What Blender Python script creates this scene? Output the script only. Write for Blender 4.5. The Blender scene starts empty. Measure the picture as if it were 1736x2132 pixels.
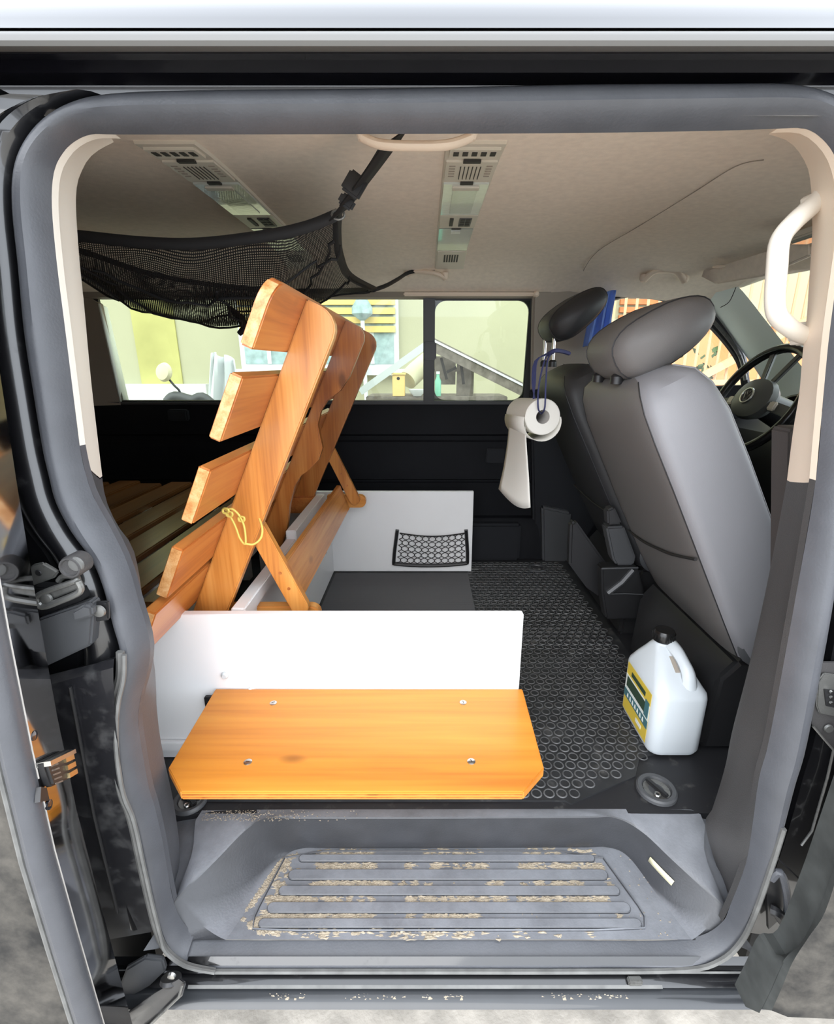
import bpy, bmesh, math, random
from mathutils import Vector, Matrix, noise
random.seed(7)
SC = bpy.context.scene
COL = SC.collection

# ------------------------------------------------------------------ camera
F_PX, PX0, PY0 = 1021.0, 885.0, 1066.0
PITCH = math.radians(16.8)
CAM_Z = 0.90
cd = bpy.data.cameras.new('camera')
cam = bpy.data.objects.new('camera', cd); COL.objects.link(cam)
cd.sensor_fit = 'VERTICAL'; cd.sensor_height = 36.0
cd.lens = F_PX / 2132 * 36.0
cd.shift_x = -(PX0 - 868.0) / 2132
cd.clip_start = 0.02
cam.location = (0, 0, CAM_Z)
cam.rotation_euler = (math.pi / 2 - PITCH, 0, 0)
SC.camera = cam

# ------------------------------------------------------------------ sky, sun, exposure
w = bpy.data.worlds.new('sky'); SC.world = w; w.use_nodes = True
bg = w.node_tree.nodes['Background']
bg.inputs['Color'].default_value = (0.86, 0.92, 1.0, 1)
bg.inputs['Strength'].default_value = 1.7
sd = bpy.data.lights.new('sun', 'SUN'); sun = bpy.data.objects.new('sun', sd); COL.objects.link(sun)
sd.energy = 0.7; sd.angle = math.radians(50); sd.color = (1.0, 0.97, 0.92)
sun.rotation_euler = (math.radians(52), 0, math.radians(-14))
SC.view_settings.view_transform = 'Standard'
SC.view_settings.look = 'None'
SC.view_settings.gamma = 1.0
SC.view_settings.use_curve_mapping = False
SC.view_settings.exposure = 1.4
SC.cycles.diffuse_bounces = 8

# ------------------------------------------------------------------ survey helpers (pixel -> point on a known plane)
SN, CS = math.sin(PITCH), math.cos(PITCH)
def ray(px, py):
    a = (px - PX0) / F_PX; b = (PY0 - py) / F_PX
    return Vector((a, CS + b * SN, -SN + b * CS))
def at_y(px, py, y):
    d = ray(px, py); t = y / d.y
    return Vector((d.x * t, y, CAM_Z + d.z * t))
def at_z(px, py, z):
    d = ray(px, py); t = (z - CAM_Z) / d.z
    return Vector((d.x * t, d.y * t, z))
def side_y(z):
    return 0.625 + 0.085 * (max(0.0, z - 0.25) / 0.92) ** 1.5
def at_side(px, py, off=0.0):
    y = 0.65
    for _ in range(20):
        p = at_y(px, py, y); y = side_y(p.z) + off
    return at_y(px, py, y)
V = Vector

# ------------------------------------------------------------------ materials
MATS = {}
def srgb(r, g, b):
    f = lambda c: (c / 255 / 12.92) if c / 255 <= .04045 else ((c / 255 + .055) / 1.055) ** 2.4
    return (f(r), f(g), f(b), 1)
def mat(name, col, rough=.5, metal=0, coat=0, bump=0, bscale=60, var=0, vscale=8, spec=.5, dirt=None, sub=0, trans=0):
    m = bpy.data.materials.new(name); m.use_nodes = True; MATS[name] = m
    nt = m.node_tree; b = nt.nodes['Principled BSDF']
    if len(col) == 3: col = tuple(col) + (1,)
    b.inputs['Base Color'].default_value = col
    b.inputs['Roughness'].default_value = rough
    b.inputs['Metallic'].default_value = metal
    b.inputs['Coat Weight'].default_value = coat
    b.inputs['Coat Roughness'].default_value = .05
    b.inputs['Specular IOR Level'].default_value = spec
    if sub:
        b.inputs['Subsurface Weight'].default_value = sub
        b.inputs['Subsurface Radius'].default_value = (.05, .05, .05)
    tc = nt.nodes.new('ShaderNodeTexCoord')
    geo = nt.nodes.new('ShaderNodeNewGeometry')
    if var:
        n = nt.nodes.new('ShaderNodeTexNoise'); n.inputs['Scale'].default_value = vscale
        n.inputs['Detail'].default_value = 5
        nt.links.new(geo.outputs['Position'], n.inputs['Vector'])
        r = nt.nodes.new('ShaderNodeValToRGB')
        r.color_ramp.elements[0].position = .3; r.color_ramp.elements[1].position = .7
        r.color_ramp.elements[0].color = tuple(c * (1 - var) for c in col[:3]) + (1,)
        r.color_ramp.elements[1].color = tuple(min(1, c * (1 + var)) for c in col[:3]) + (1,)
        nt.links.new(n.outputs['Fac'], r.inputs['Fac'])
        nt.links.new(r.outputs['Color'], b.inputs['Base Color'])
    if dirt:
        dcol, lo, hi, dsc = dirt
        n2 = nt.nodes.new('ShaderNodeTexNoise'); n2.inputs['Scale'].default_value = dsc
        n2.inputs['Detail'].default_value = 8; n2.inputs['Roughness'].default_value = .65
        nt.links.new(geo.outputs['Position'], n2.inputs['Vector'])
        mr = nt.nodes.new('ShaderNodeMapRange'); mr.inputs[1].default_value = lo; mr.inputs[2].default_value = hi
        nt.links.new(n2.outputs['Fac'], mr.inputs[0])
        mx = nt.nodes.new('ShaderNodeMix'); mx.data_type = 'RGBA'
        nt.links.new(mr.outputs[0], mx.inputs[0])
        src = b.inputs['Base Color'].links[0].from_socket if b.inputs['Base Color'].links else None
        if src: nt.links.new(src, mx.inputs[6])
        else: mx.inputs[6].default_value = col
        mx.inputs[7].default_value = tuple(dcol)
        nt.links.new(mx.outputs[2], b.inputs['Base Color'])
        ml = nt.nodes.new('ShaderNodeMapRange'); ml.inputs[3].default_value = rough; ml.inputs[4].default_value = .9
        nt.links.new(mr.outputs[0], ml.inputs[0]); nt.links.new(ml.outputs[0], b.inputs['Roughness'])
        if coat:
            mc = nt.nodes.new('ShaderNodeMapRange'); mc.inputs[3].default_value = coat; mc.inputs[4].default_value = 0
            nt.links.new(mr.outputs[0], mc.inputs[0]); nt.links.new(mc.outputs[0], b.inputs['Coat Weight'])
    if bump:
        n3 = nt.nodes.new('ShaderNodeTexNoise'); n3.inputs['Scale'].default_value = bscale
        n3.inputs['Detail'].default_value = 3
        nt.links.new(geo.outputs['Position'], n3.inputs['Vector'])
        bp = nt.nodes.new('ShaderNodeBump'); bp.inputs['Strength'].default_value = bump; bp.inputs['Distance'].default_value = .002
        nt.links.new(n3.outputs['Fac'], bp.inputs['Height']); nt.links.new(bp.outputs['Normal'], b.inputs['Normal'])
    return m
def wood(name, dark, mid, light, axis, rough=.32, fine=1.0):
    """varnished softwood: long grain along one axis, a few knots"""
    m = bpy.data.materials.new(name); m.use_nodes = True; MATS[name] = m
    nt = m.node_tree; b = nt.nodes['Principled BSDF']
    N = nt.nodes.new; L = nt.links.new
    tc = N('ShaderNodeTexCoord'); oi = N('ShaderNodeObjectInfo')
    off = N('ShaderNodeVectorMath'); off.operation = 'MULTIPLY_ADD'
    cmb = N('ShaderNodeCombineXYZ')
    for i in range(3): L(oi.outputs['Random'], cmb.inputs[i])
    off.inputs[1].default_value = (7, 11, 5)
    L(cmb.outputs[0], off.inputs[0]); L(tc.outputs['Object'], off.inputs[2])
    mp = N('ShaderNodeMapping'); L(off.outputs[0], mp.inputs[0])
    s = [22 * fine] * 3; s[axis] = 1.6 * fine
    mp.inputs['Scale'].default_value = s
    n = N('ShaderNodeTexNoise'); n.inputs['Scale'].default_value = 1; n.inputs['Detail'].default_value = 4; n.inputs['Distortion'].default_value = .6
    L(mp.outputs[0], n.inputs['Vector'])
    mp2 = N('ShaderNodeMapping'); L(off.outputs[0], mp2.inputs[0])
    s2 = [160 * fine] * 3; s2[axis] = 5 * fine
    mp2.inputs['Scale'].default_value = s2
    n2 = N('ShaderNodeTexNoise'); n2.inputs['Scale'].default_value = 1; n2.inputs['Detail'].default_value = 2
    L(mp2.outputs[0], n2.inputs['Vector'])
    mul = N('ShaderNodeMath'); mul.operation = 'MULTIPLY_ADD'; mul.inputs[1].default_value = .35
    L(n2.outputs['Fac'], mul.inputs[0]); L(n.outputs['Fac'], mul.inputs[2])
    r = N('ShaderNodeValToRGB'); e = r.color_ramp.elements
    e[0].position = .46; e[0].color = dark; e[1].position = .86; e[1].color = light
    k = r.color_ramp.elements.new(.64); k.color = mid
    L(mul.outputs[0], r.inputs['Fac'])
    hs = N('ShaderNodeHueSaturation')
    mr = N('ShaderNodeMapRange'); mr.inputs[3].default_value = .86; mr.inputs[4].default_value = 1.1
    L(oi.outputs['Random'], mr.inputs[0]); L(mr.outputs[0], hs.inputs['Value'])
    L(r.outputs['Color'], hs.inputs['Color'])
    # knots
    mp3 = N('ShaderNodeMapping'); L(off.outputs[0], mp3.inputs[0])
    s3 = [9] * 3; s3[axis] = 4; mp3.inputs['Scale'].default_value = s3
    vo = N('ShaderNodeTexVoronoi'); L(mp3.outputs[0], vo.inputs['Vector']); vo.inputs['Scale'].default_value = .8
    kr = N('ShaderNodeMapRange'); kr.inputs[1].default_value = .05; kr.inputs[2].default_value = .11; kr.inputs[3].default_value = .75; kr.inputs[4].default_value = 0
    L(vo.outputs['Distance'], kr.inputs[0])
    mx = N('ShaderNodeMix'); mx.data_type = 'RGBA'; L(kr.outputs[0], mx.inputs[0]); L(hs.outputs['Color'], mx.inputs[6])
    mx.inputs[7].default_value = tuple(c * .45 for c in dark[:3]) + (1,)
    L(mx.outputs[2], b.inputs['Base Color'])
    b.inputs['Roughness'].default_value = rough; b.inputs['Coat Weight'].default_value = .25; b.inputs['Coat Roughness'].default_value = .2
    return m
def glass(name, tint, refl=.08):
    m = bpy.data.materials.new(name); m.use_nodes = True; MATS[name] = m
    nt = m.node_tree; nt.nodes.clear(); N = nt.nodes.new; L = nt.links.new
    o = N('ShaderNodeOutputMaterial'); t = N('ShaderNodeBsdfTransparent'); g = N('ShaderNodeBsdfGlossy')
    t.inputs['Color'].default_value = tint; g.inputs['Roughness'].default_value = .02
    lw_ = N('ShaderNodeLayerWeight'); lw_.inputs['Blend'].default_value = .5
    pw = N('ShaderNodeMath'); pw.operation = 'POWER'; pw.inputs[1].default_value = 5; L(lw_.outputs['Facing'], pw.inputs[0])
    fr = N('ShaderNodeMath'); fr.operation = 'MULTIPLY_ADD'; fr.inputs[1].default_value = .6; fr.inputs[2].default_value = refl * .5; L(pw.outputs[0], fr.inputs[0])
    mx = N('ShaderNodeMixShader'); L(fr.outputs[0], mx.inputs[0]); L(t.outputs[0], mx.inputs[1]); L(g.outputs[0], mx.inputs[2])
    L(mx.outputs[0], o.inputs['Surface'])
    return m

mat('paint', (.005, .005, .006), .3, coat=1, dirt=((.05, .05, .05, 1), .6, .9, 30))
mat('paint_panel', (.012, .012, .014), .35, coat=.6, dirt=((.07, .07, .07, 1), .5, .85, 24))
mat('edge_dusty', (.05, .053, .051), .6, spec=.2, var=.25, vscale=30)
mat('sill_grey', (.022, .024, .027), .35, coat=.5, var=.2, vscale=12)
mat('rail_metal', srgb(196, 158, 120), .5)
mat('steel_pale', srgb(190, 196, 196), .4)
mat('stucco_yellow', srgb(168, 164, 106), .95, var=.12, vscale=3)
mat('door_edge_paint', (.42, .42, .43), .07, metal=1)
mat('paint_clean', (.006, .006, .009), .2, coat=1)
mat('paint_dusty', (.02, .02, .02), .5, spec=.15, dirt=((.10, .092, .08, 1), .36, .7, 16))
mat('rubber', (.070, .073, .082), .42, bump=.15, bscale=300, var=.1, vscale=20)
mat('rubber_lip', (.12, .12, .115), .6, var=.25, vscale=30)
mat('gap_black', (.006, .006, .007), .6)
mat('trim_white', srgb(226, 220, 208), .42, bump=.05, bscale=400)
mat('trim_beige', srgb(222, 205, 186), .45, bump=.05, bscale=400)
mat('trim_mint', srgb(230, 240, 234), .5)
mat('trim_taupe', srgb(150, 141, 130), .7)
mat('pillar_grey', (.052, .050, .050), .52, bump=.25, bscale=500, var=.12)
mat('pillar_brown', (.05, .043, .040), .6, bump=.2, bscale=500)
mat('headliner', srgb(238, 226, 211), .95, bump=.3, bscale=500, var=.05, vscale=60, spec=.1)
mat('console_white', srgb(205, 198, 184), .4)
mat('console_slot', (.03, .028, .025), .6)
mat('lens', (.30, .33, .30), .12, coat=.8, bump=.2, bscale=90)
mat('lens_clear', (.55, .58, .54), .1, coat=.8, bump=.25, bscale=60)
mat('mat_rubber', (.022, .023, .025), .5, var=.3, vscale=14, dirt=((.13, .125, .115, 1), .56, .85, 18))
mat('mat_ring', (.085, .086, .088), .45, var=.35, vscale=22)
mat('mat_rib', (.085, .085, .09), .45)
mat('floor_black', (.014, .014, .016), .5, dirt=((.10, .098, .09, 1), .58, .85, 26))
mat('step_plastic', (.035, .036, .040), .40, bump=.2, bscale=260, var=.2, vscale=14)
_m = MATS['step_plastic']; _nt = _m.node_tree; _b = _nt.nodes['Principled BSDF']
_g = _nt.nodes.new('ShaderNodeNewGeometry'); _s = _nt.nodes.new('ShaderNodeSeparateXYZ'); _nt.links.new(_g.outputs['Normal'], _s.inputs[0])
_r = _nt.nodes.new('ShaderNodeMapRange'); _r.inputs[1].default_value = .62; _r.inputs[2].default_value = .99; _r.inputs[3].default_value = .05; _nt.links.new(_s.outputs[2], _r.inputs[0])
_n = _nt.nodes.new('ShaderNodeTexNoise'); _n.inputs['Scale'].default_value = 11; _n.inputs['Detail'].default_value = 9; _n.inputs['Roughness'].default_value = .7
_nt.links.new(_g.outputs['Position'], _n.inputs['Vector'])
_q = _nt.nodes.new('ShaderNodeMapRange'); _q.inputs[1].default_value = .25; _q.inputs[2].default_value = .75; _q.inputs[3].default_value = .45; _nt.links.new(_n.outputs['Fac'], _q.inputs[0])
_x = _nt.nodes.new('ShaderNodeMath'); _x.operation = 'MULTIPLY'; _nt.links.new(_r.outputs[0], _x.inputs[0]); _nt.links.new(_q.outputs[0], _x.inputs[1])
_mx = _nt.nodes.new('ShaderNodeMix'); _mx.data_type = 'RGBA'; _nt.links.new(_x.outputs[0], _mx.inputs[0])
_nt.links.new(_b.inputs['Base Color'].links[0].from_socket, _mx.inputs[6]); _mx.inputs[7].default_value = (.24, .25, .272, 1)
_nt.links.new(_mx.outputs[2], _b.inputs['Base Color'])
mat('sand', (.33, .28, .21), .95, bump=.8, bscale=240, var=.25, vscale=70)
mat('wall_dark', (.007, .0075, .0095), .6, bump=.15, bscale=400, var=.1, spec=.12)
mat('wall_dark2', (.016, .017, .020), .6, bump=.15, bscale=400, spec=.15)
mat('white_board', (.86, .86, .86), .4, var=.03, vscale=4)
mat('seat_cloth', (.135, .128, .125), .5, bump=.15, bscale=700, spec=.35)
mat('seat_cloth_lit', (.22, .22, .235), .48, bump=.12, bscale=700, spec=.35)  # seat cloth lightened: light from the door put into the side colour
mat('seat_dark', (.02, .02, .022), .55, bump=.1, bscale=500)
mat('seam', (.01, .009, .009), .7)
mat('stitch', (.28, .28, .29), .6)
mat('plastic_dark', (.014, .014, .015), .42)
mat('plastic_grey', (.06, .062, .066), .45)
mat('steel', (.55, .55, .53), .28, metal=1)
mat('steel_dull', (.24, .24, .23), .45, metal=.8, dirt=((.06, .055, .05, 1), .5, .8, 40))
mat('brass', (.75, .60, .34), .3, metal=1)
mat('paper', (.68, .66, .61), .9)
mat('card', (.30, .28, .26), .9)
mat('jug_plastic', (.56, .60, .63), .35, sub=.15)
mat('cap_black', (.008, .008, .008), .25)
mat('label_yellow', srgb(214, 186, 70), .4)
mat('label_teal', srgb(70, 112, 118), .4)
mat('label_white', srgb(225, 228, 222), .4)
mat('label_green', srgb(50, 70, 54), .4)
mat('cord_yellow', (.72, .56, .13), .8)
mat('cord_blue', (.035, .04, .12), .8)
mat('strap_black', (.008, .008, .009), .75)
mat('cloth_blue', srgb(158, 190, 246), .9)
mat('asphalt', (.46, .425, .375), .95, bump=1, bscale=60, var=.3, vscale=12)
mat('stucco', srgb(166, 164, 138), .95, bump=.4, bscale=60, var=.06, vscale=1.2)
mat('stucco_orange', srgb(214, 150, 100), .95, bump=.4, bscale=60, var=.12, vscale=2)
mat('shutter', srgb(214, 190, 120), .7)
mat('curtain', srgb(150, 170, 172), .9, var=.25, vscale=12)
mat('white_paint', srgb(205, 210, 212), .5)
mat('grey_wood', (.16, .14, .12), .8, var=.3, vscale=20)
mat('pale_wood', srgb(226, 196, 128), .7)
mat('terracotta', srgb(196, 120, 74), .8, var=.2)
mat('foliage', (.06, .10, .03), .9, var=.4)
mat('green_plastic', srgb(120, 186, 160), .4)
mat('tube_cream', srgb(206, 200, 168), .7)
OR_D, OR_M, OR_L = (.40, .13, .024, 1), (.60, .23, .046, 1), (.72, .33, .085, 1)
for i, a in enumerate('xyz'):
    wood('wood_' + a, OR_D, OR_M, OR_L, i)
wood('wood_red_y', (.33, .09, .02, 1), (.48, .15, .032, 1), (.58, .22, .05, 1), 1)
wood('wood_dark_z', (.24, .068, .014, 1), (.38, .125, .024, 1), (.48, .19, .045, 1), 2)
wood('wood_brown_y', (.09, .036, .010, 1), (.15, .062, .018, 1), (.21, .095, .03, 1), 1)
wood('wood_end', (.50, .21, .06, 1), (.66, .33, .12, 1), (.76, .46, .22, 1), 1, rough=.5, fine=2.2)
wood('plywood', (.42, .135, .012, 1), (.53, .19, .018, 1), (.60, .245, .028, 1), 0, rough=.5, fine=.6)
glass('window_glass', (.70, .76, .66, 1))
glass('windscreen_glass', (.90, .95, .90, 1))

_nt = MATS['cloth_blue'].node_tree; _t = _nt.nodes.new('ShaderNodeBsdfTranslucent'); _t.inputs['Color'].default_value = srgb(130, 170, 240)
_mx = _nt.nodes.new('ShaderNodeMixShader'); _nt.links.new(_nt.nodes['Principled BSDF'].outputs[0], _mx.inputs[1]); _nt.links.new(_t.outputs[0], _mx.inputs[2]); _nt.links.new(_mx.outputs[0], _nt.nodes['Material Output'].inputs['Surface'])
# the fine netting: black thread with open holes, too fine to build thread by thread
m = bpy.data.materials.new('netting'); m.use_nodes = True; MATS['netting'] = m
nt = m.node_tree; N = nt.nodes.new; L = nt.links.new
b = nt.nodes['Principled BSDF']; b.inputs['Base Color'].default_value = (.006, .006, .007, 1); b.inputs['Roughness'].default_value = .8
tc = N('ShaderNodeTexCoord'); sep = N('ShaderNodeSeparateXYZ'); L(tc.outputs['UV'], sep.inputs[0])
hole = None
vals = []
for i in (0, 1):
    mu = N('ShaderNodeMath'); mu.operation = 'MULTIPLY'; mu.inputs[1].default_value = 150 if i == 0 else 130
    L(sep.outputs[i], mu.inputs[0])
    fr = N('ShaderNodeMath'); fr.operation = 'FRACT'; L(mu.outputs[0], fr.inputs[0])
    gt = N('ShaderNodeMath'); gt.operation = 'GREATER_THAN'; gt.inputs[1].default_value = .48; L(fr.outputs[0], gt.inputs[0])
    vals.append(gt)
ml = N('ShaderNodeMath'); ml.operation = 'MULTIPLY'; L(vals[0].outputs[0], ml.inputs[0]); L(vals[1].outputs[0], ml.inputs[1])
inv = N('ShaderNodeMath'); inv.operation = 'SUBTRACT'; inv.inputs[0].default_value = 1; L(ml.outputs[0], inv.inputs[1]); L(inv.outputs[0], b.inputs['Alpha'])

# ------------------------------------------------------------------ mesh building
WLOC = {}
class MB:
    def __init__(s): s.v = []; s.f = []; s.uv = None
    def add(s, vs, fs):
        o = len(s.v); s.v += [V(p) for p in vs]; s.f += [tuple(i + o for i in f) for f in fs]; return s
    def box(s, c, size, rot=None):
        c = V(c); h = V(size) / 2; vs = []
        for sx in (-1, 1):
            for sy in (-1, 1):
                for sz in (-1, 1):
                    p = V((sx * h.x, sy * h.y, sz * h.z))
                    if rot is not None: p = rot @ p
                    vs.append(c + p)
        return s.add(vs, [(0, 1, 3, 2), (4, 6, 7, 5), (0, 4, 5, 1), (2, 3, 7, 6), (0, 2, 6, 4), (1, 5, 7, 3)])
    def bb(s, x0, x1, y0, y1, z0, z1):
        return s.box(((x0 + x1) / 2, (y0 + y1) / 2, (z0 + z1) / 2), (abs(x1 - x0), abs(y1 - y0), abs(z1 - z0)))
    def beam(s, a, b, w, h, up=(0, 0, 1)):
        a, b = V(a), V(b); d = (b - a); L_ = d.length; d.normalize()
        u = V(up); x = d.cross(u)
        if x.length < 1e-5: x = d.cross(V((1, 0, 0)))
        x.normalize(); u = x.cross(d)
        return s.box((a + b) / 2, (w, L_, h), Matrix((x, d, u)).transposed())
    def prism(s, poly, d):
        """poly: 3D outline, d: extrusion vector"""
        n = len(poly); vs = [V(p) for p in poly] + [V(p) + V(d) for p in poly]
        fs = [tuple(range(n))[::-1], tuple(range(n, 2 * n))]
        fs += [(i, (i + 1) % n, n + (i + 1) % n, n + i) for i in range(n)]
        return s.add(vs, fs)
    def tube(s, path, r, seg=8, closed=False, ell=None):
        path = [V(p) for p in path]; n = len(path)
        rs = r if isinstance(r, (list, tuple)) else [r] * n
        up = None; rings = []
        for i, p in enumerate(path):
            if closed: t = path[(i + 1) % n] - path[i - 1]
            else: t = path[min(i + 1, n - 1)] - path[max(i - 1, 0)]
            if t.length < 1e-9: t = V((0, 0, 1))
            t.normalize()
            if up is None:
                up = V((0, 0, 1)) if abs(t.z) < .9 else V((1, 0, 0))
            a = t.cross(up)
            if a.length < 1e-6: a = t.cross(V((.3, .5, .8)))
            a.normalize(); up = a.cross(t)
            e = ell or (1, 1)
            rings.append([p + (a * math.cos(2 * math.pi * k / seg) * e[0] + up * math.sin(2 * math.pi * k / seg) * e[1]) * rs[i] for k in range(seg)])
        vs = [q for rg in rings for q in rg]; fs = []
        for i in range(n if closed else n - 1):
            j = (i + 1) % n
            for k in range(seg):
                l = (k + 1) % seg
                fs.append((i * seg + k, i * seg + l, j * seg + l, j * seg + k))
        if not closed:
            fs.append(tuple(range(seg))[::-1]); fs.append(tuple((n - 1) * seg + k for k in range(seg)))
        return s.add(vs, fs)
    def loft(s, rows, closed_u=False, closed_v=False, cap=False):
        n, m_ = len(rows), len(rows[0])
        vs = [V(p) for r in rows for p in r]; fs = []
        for i in range(n if closed_v else n - 1):
            j = (i + 1) % n
            for k in range(m_ if closed_u else m_ - 1):
                l = (k + 1) % m_
                fs.append((i * m_ + k, i * m_ + l, j * m_ + l, j * m_ + k))
        if cap:
            fs.append(tuple(range(m_))[::-1]); fs.append(tuple((n - 1) * m_ + k for k in range(m_)))
        return s.add(vs, fs)
    def lathe(s, c, prof, seg=20, axis=(0, 0, 1)):
        """prof: (radius, height) pairs along axis from c"""
        c = V(c); ax = V(axis).normalized(); a = ax.orthogonal().normalized(); b_ = ax.cross(a)
        rows = [[c + ax * h + (a * math.cos(2 * math.pi * k / seg) + b_ * math.sin(2 * math.pi * k / seg)) * r for k in range(seg)] for r, h in prof]
        return s.loft(rows, closed_u=True, cap=True)
    def build(s, name, mt, parent=None, bevel=0, bseg=2, ang=35, flat=False, sub=0, solid=0, kind=None):
        me = bpy.data.meshes.new(name)
        lo = V([min(p[i] for p in s.v) for i in range(3)]); hi = V([max(p[i] for p in s.v) for i in range(3)])
        c = (lo + hi) / 2
        bm = bmesh.new()
        bv = [bm.verts.new(p - c) for p in s.v]
        for f in s.f:
            try: bm.faces.new([bv[i] for i in f])
            except ValueError: pass
        bmesh.ops.recalc_face_normals(bm, faces=bm.faces[:])
        if bevel:
            es = [e for e in bm.edges if len(e.link_faces) == 2 and e.calc_face_angle(0) > math.radians(ang)]
            bmesh.ops.bevel(bm, geom=es, offset=bevel, segments=bseg, affect='EDGES', clamp_overlap=True)
        bm.to_mesh(me); bm.free()
        if s.uv:
            ul = me.uv_layers.new(name='UVMap')
            for lp in me.loops: ul.data[lp.index].uv = s.uv[lp.vertex_index]
        o = bpy.data.objects.new(name, me); COL.objects.link(o)
        if isinstance(mt, (list, tuple)):
            for q in mt: me.materials.append(MATS[q])
        else: me.materials.append(MATS[mt])
        if not flat:
            me.shade_smooth(); me.set_sharp_from_angle(angle=math.radians(38))
        pl = V((0, 0, 0))
        if parent is not None: o.parent = parent; pl = WLOC[parent.name]
        o.location = c - pl; WLOC[o.name] = c
        if solid:
            md = o.modifiers.new('thickness', 'SOLIDIFY'); md.thickness = solid; md.offset = 0
        if sub:
            md = o.modifiers.new('smooth', 'SUBSURF'); md.levels = sub; md.render_levels = sub
        if kind: o['kind'] = kind
        return o
def thing(name, label, cat, loc, group=None, kind=None):
    o = bpy.data.objects.new(name, None); COL.objects.link(o); o.location = loc; WLOC[o.name] = V(loc)
    o.empty_display_size = .05
    return tag(o, label, cat, group, kind)
def tag(o, label, cat=None, group=None, kind=None):
    o['label'] = label
    if cat: o['category'] = cat
    if group: o['group'] = group
    if kind: o['kind'] = kind
    return o
def struct(o, label, cat): return tag(o, label, cat, kind='structure')
def crom(pts, n=5, closed=False):
    pts = [V(p) for p in pts]; out = []; m_ = len(pts)
    for i in range(m_ if closed else m_ - 1):
        if closed: p0, p1, p2, p3 = pts[i - 1], pts[i], pts[(i + 1) % m_], pts[(i + 2) % m_]
        else: p0, p1, p2, p3 = pts[max(i - 1, 0)], pts[i], pts[i + 1], pts[min(i + 2, m_ - 1)]
        for k in range(n):
            t = k / n
            out.append(.5 * ((2 * p1) + (p2 - p0) * t + (2 * p0 - 5 * p1 + 4 * p2 - p3) * t * t + (3 * p1 - p0 - 3 * p2 + p3) * t ** 3))
    if not closed: out.append(pts[-1])
    return out
def lerp(a, b, t): return a + (b - a) * t

# ================================================================== SETTING: the van's shell
# ---- ground outside
g = MB().bb(-14, 14, -12, 16, -.70, -.60).build('floor_ground', 'asphalt')
struct(g, 'grey concrete ground outside around the van', 'ground')

for sg in (-1, 1):
    bx_ = MB().bb(sg * (.52 if sg < 0 else .62), sg * 1.6, .66, .69, -.22, .12).build('wall_lower_rear' if sg < 0 else 'wall_lower_front', 'gap_black')
    struct(bx_, 'black body panel behind the foot of the %s pillar' % ('rear' if sg < 0 else 'front'), 'body panel')
# ---- door-opening rubber seal (outer edge, inner edge) surveyed round the loop
SEAL = [((450,2015),(450,1957)),((390,2002),(405,1943)),((350,1972),(378,1915)),((325,1925),(362,1880)),((308,1860),(350,1820)),
 ((290,1780),(338,1750)),((270,1690),(322,1680)),((250,1640),(310,1640)),((238,1575),(297,1570)),((234,1510),(288,1505)),
 ((238,1450),(292,1455)),((249,1400),(306,1405)),((250,1350),(313,1350)),((236,1300),(302,1295)),((225,1256),(288,1250)),
 ((212,1210),(276,1205)),((190,1160),(258,1155)),((150,1105),(228,1095)),((118,1045),(195,1035)),((103,990),(178,985)),
 ((89,928),(166,928)),((70,810),(150,800)),((52,690),(135,680)),((40,558),(118,545)),((28,440),(108,430)),((30,360),(112,360)),
 ((50,300),(130,320)),((90,248),(155,295)),((150,212),(190,280)),((230,195),(240,280)),((400,188),(400,280)),((800,184),(800,279)),
 ((1200,176),(1200,277)),((1500,174),(1500,272)),((1630,174),(1618,268)),((1700,185),(1675,268)),((1760,212),(1712,290)),
 ((1800,260),(1740,330)),((1820,330),(1755,390)),((1825,420),(1758,460)),((1818,560),(1745,560)),((1803,690),(1727,690)),
 ((1790,800),(1716,800)),((1768,1000),(1698,1000)),((1733,1250),(1655,1250)),((1680,1531),(1603,1531)),((1655,1620),(1580,1620)),
 ((1628,1720),(1566,1720)),((1603,1800),(1552,1800)),((1568,1900),(1520,1885)),((1540,1955),(1503,1920)),((1493,1993),(1458,1948)),
 ((1418,2012),(1380,1958)),((1200,2015),(1200,1958)),((900,2015),(900,1957))]
so = crom([at_side(*a, -.012) for a, b_ in SEAL], 4, True)
si = crom([at_side(*b_, .012) for a, b_ in SEAL], 4, True)
rows = []
for o_, i_ in zip(so, si):
    wd = (i_ - o_).length; row = []
    for k in range(11):
        t = k / 10
        p = lerp(o_, i_, t)
        a = math.pi * t
        h = .48 * wd * math.sin(a) ** .75
        h -= .05 * wd * math.exp(-((t - .36) / .06) ** 2)      # shallow groove along the bulb
        row.append(p + V((0, -h, 0)))
    row.insert(0, o_ + V((0, .02, 0)))
    rows.append(row)
seal = MB().loft(rows, closed_v=True).build('trim_1', 'rubber')
struct(seal, 'thick grey rubber seal running round the sliding door opening', 'door seal')
# lips of the seal along the lower rear corner
lp = [at_side(*a, -.016) for a, b_ in SEAL[0:13]]
for k, dx in enumerate((.005, .015)):
    pts = crom([p + V((dx if i_ > 2 else dx * .4, -.008 - .008 * k, .0 if i_ > 2 else dx)) for i_, p in enumerate(lp)], 4)
    MB().tube(pts, .0055 - .002 * k, 6).build('seal_lip', 'rubber_lip', seal)
lp = [at_side(*a, -.016) for a, b_ in SEAL[47:] + SEAL[:1]]
MB().tube(crom([p + V((-.004 if i_ < 4 else 0, -.008, .004)) for i_, p in enumerate(lp)], 4), .0045, 6).build('seal_lip', 'rubber_lip', seal)

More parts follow.
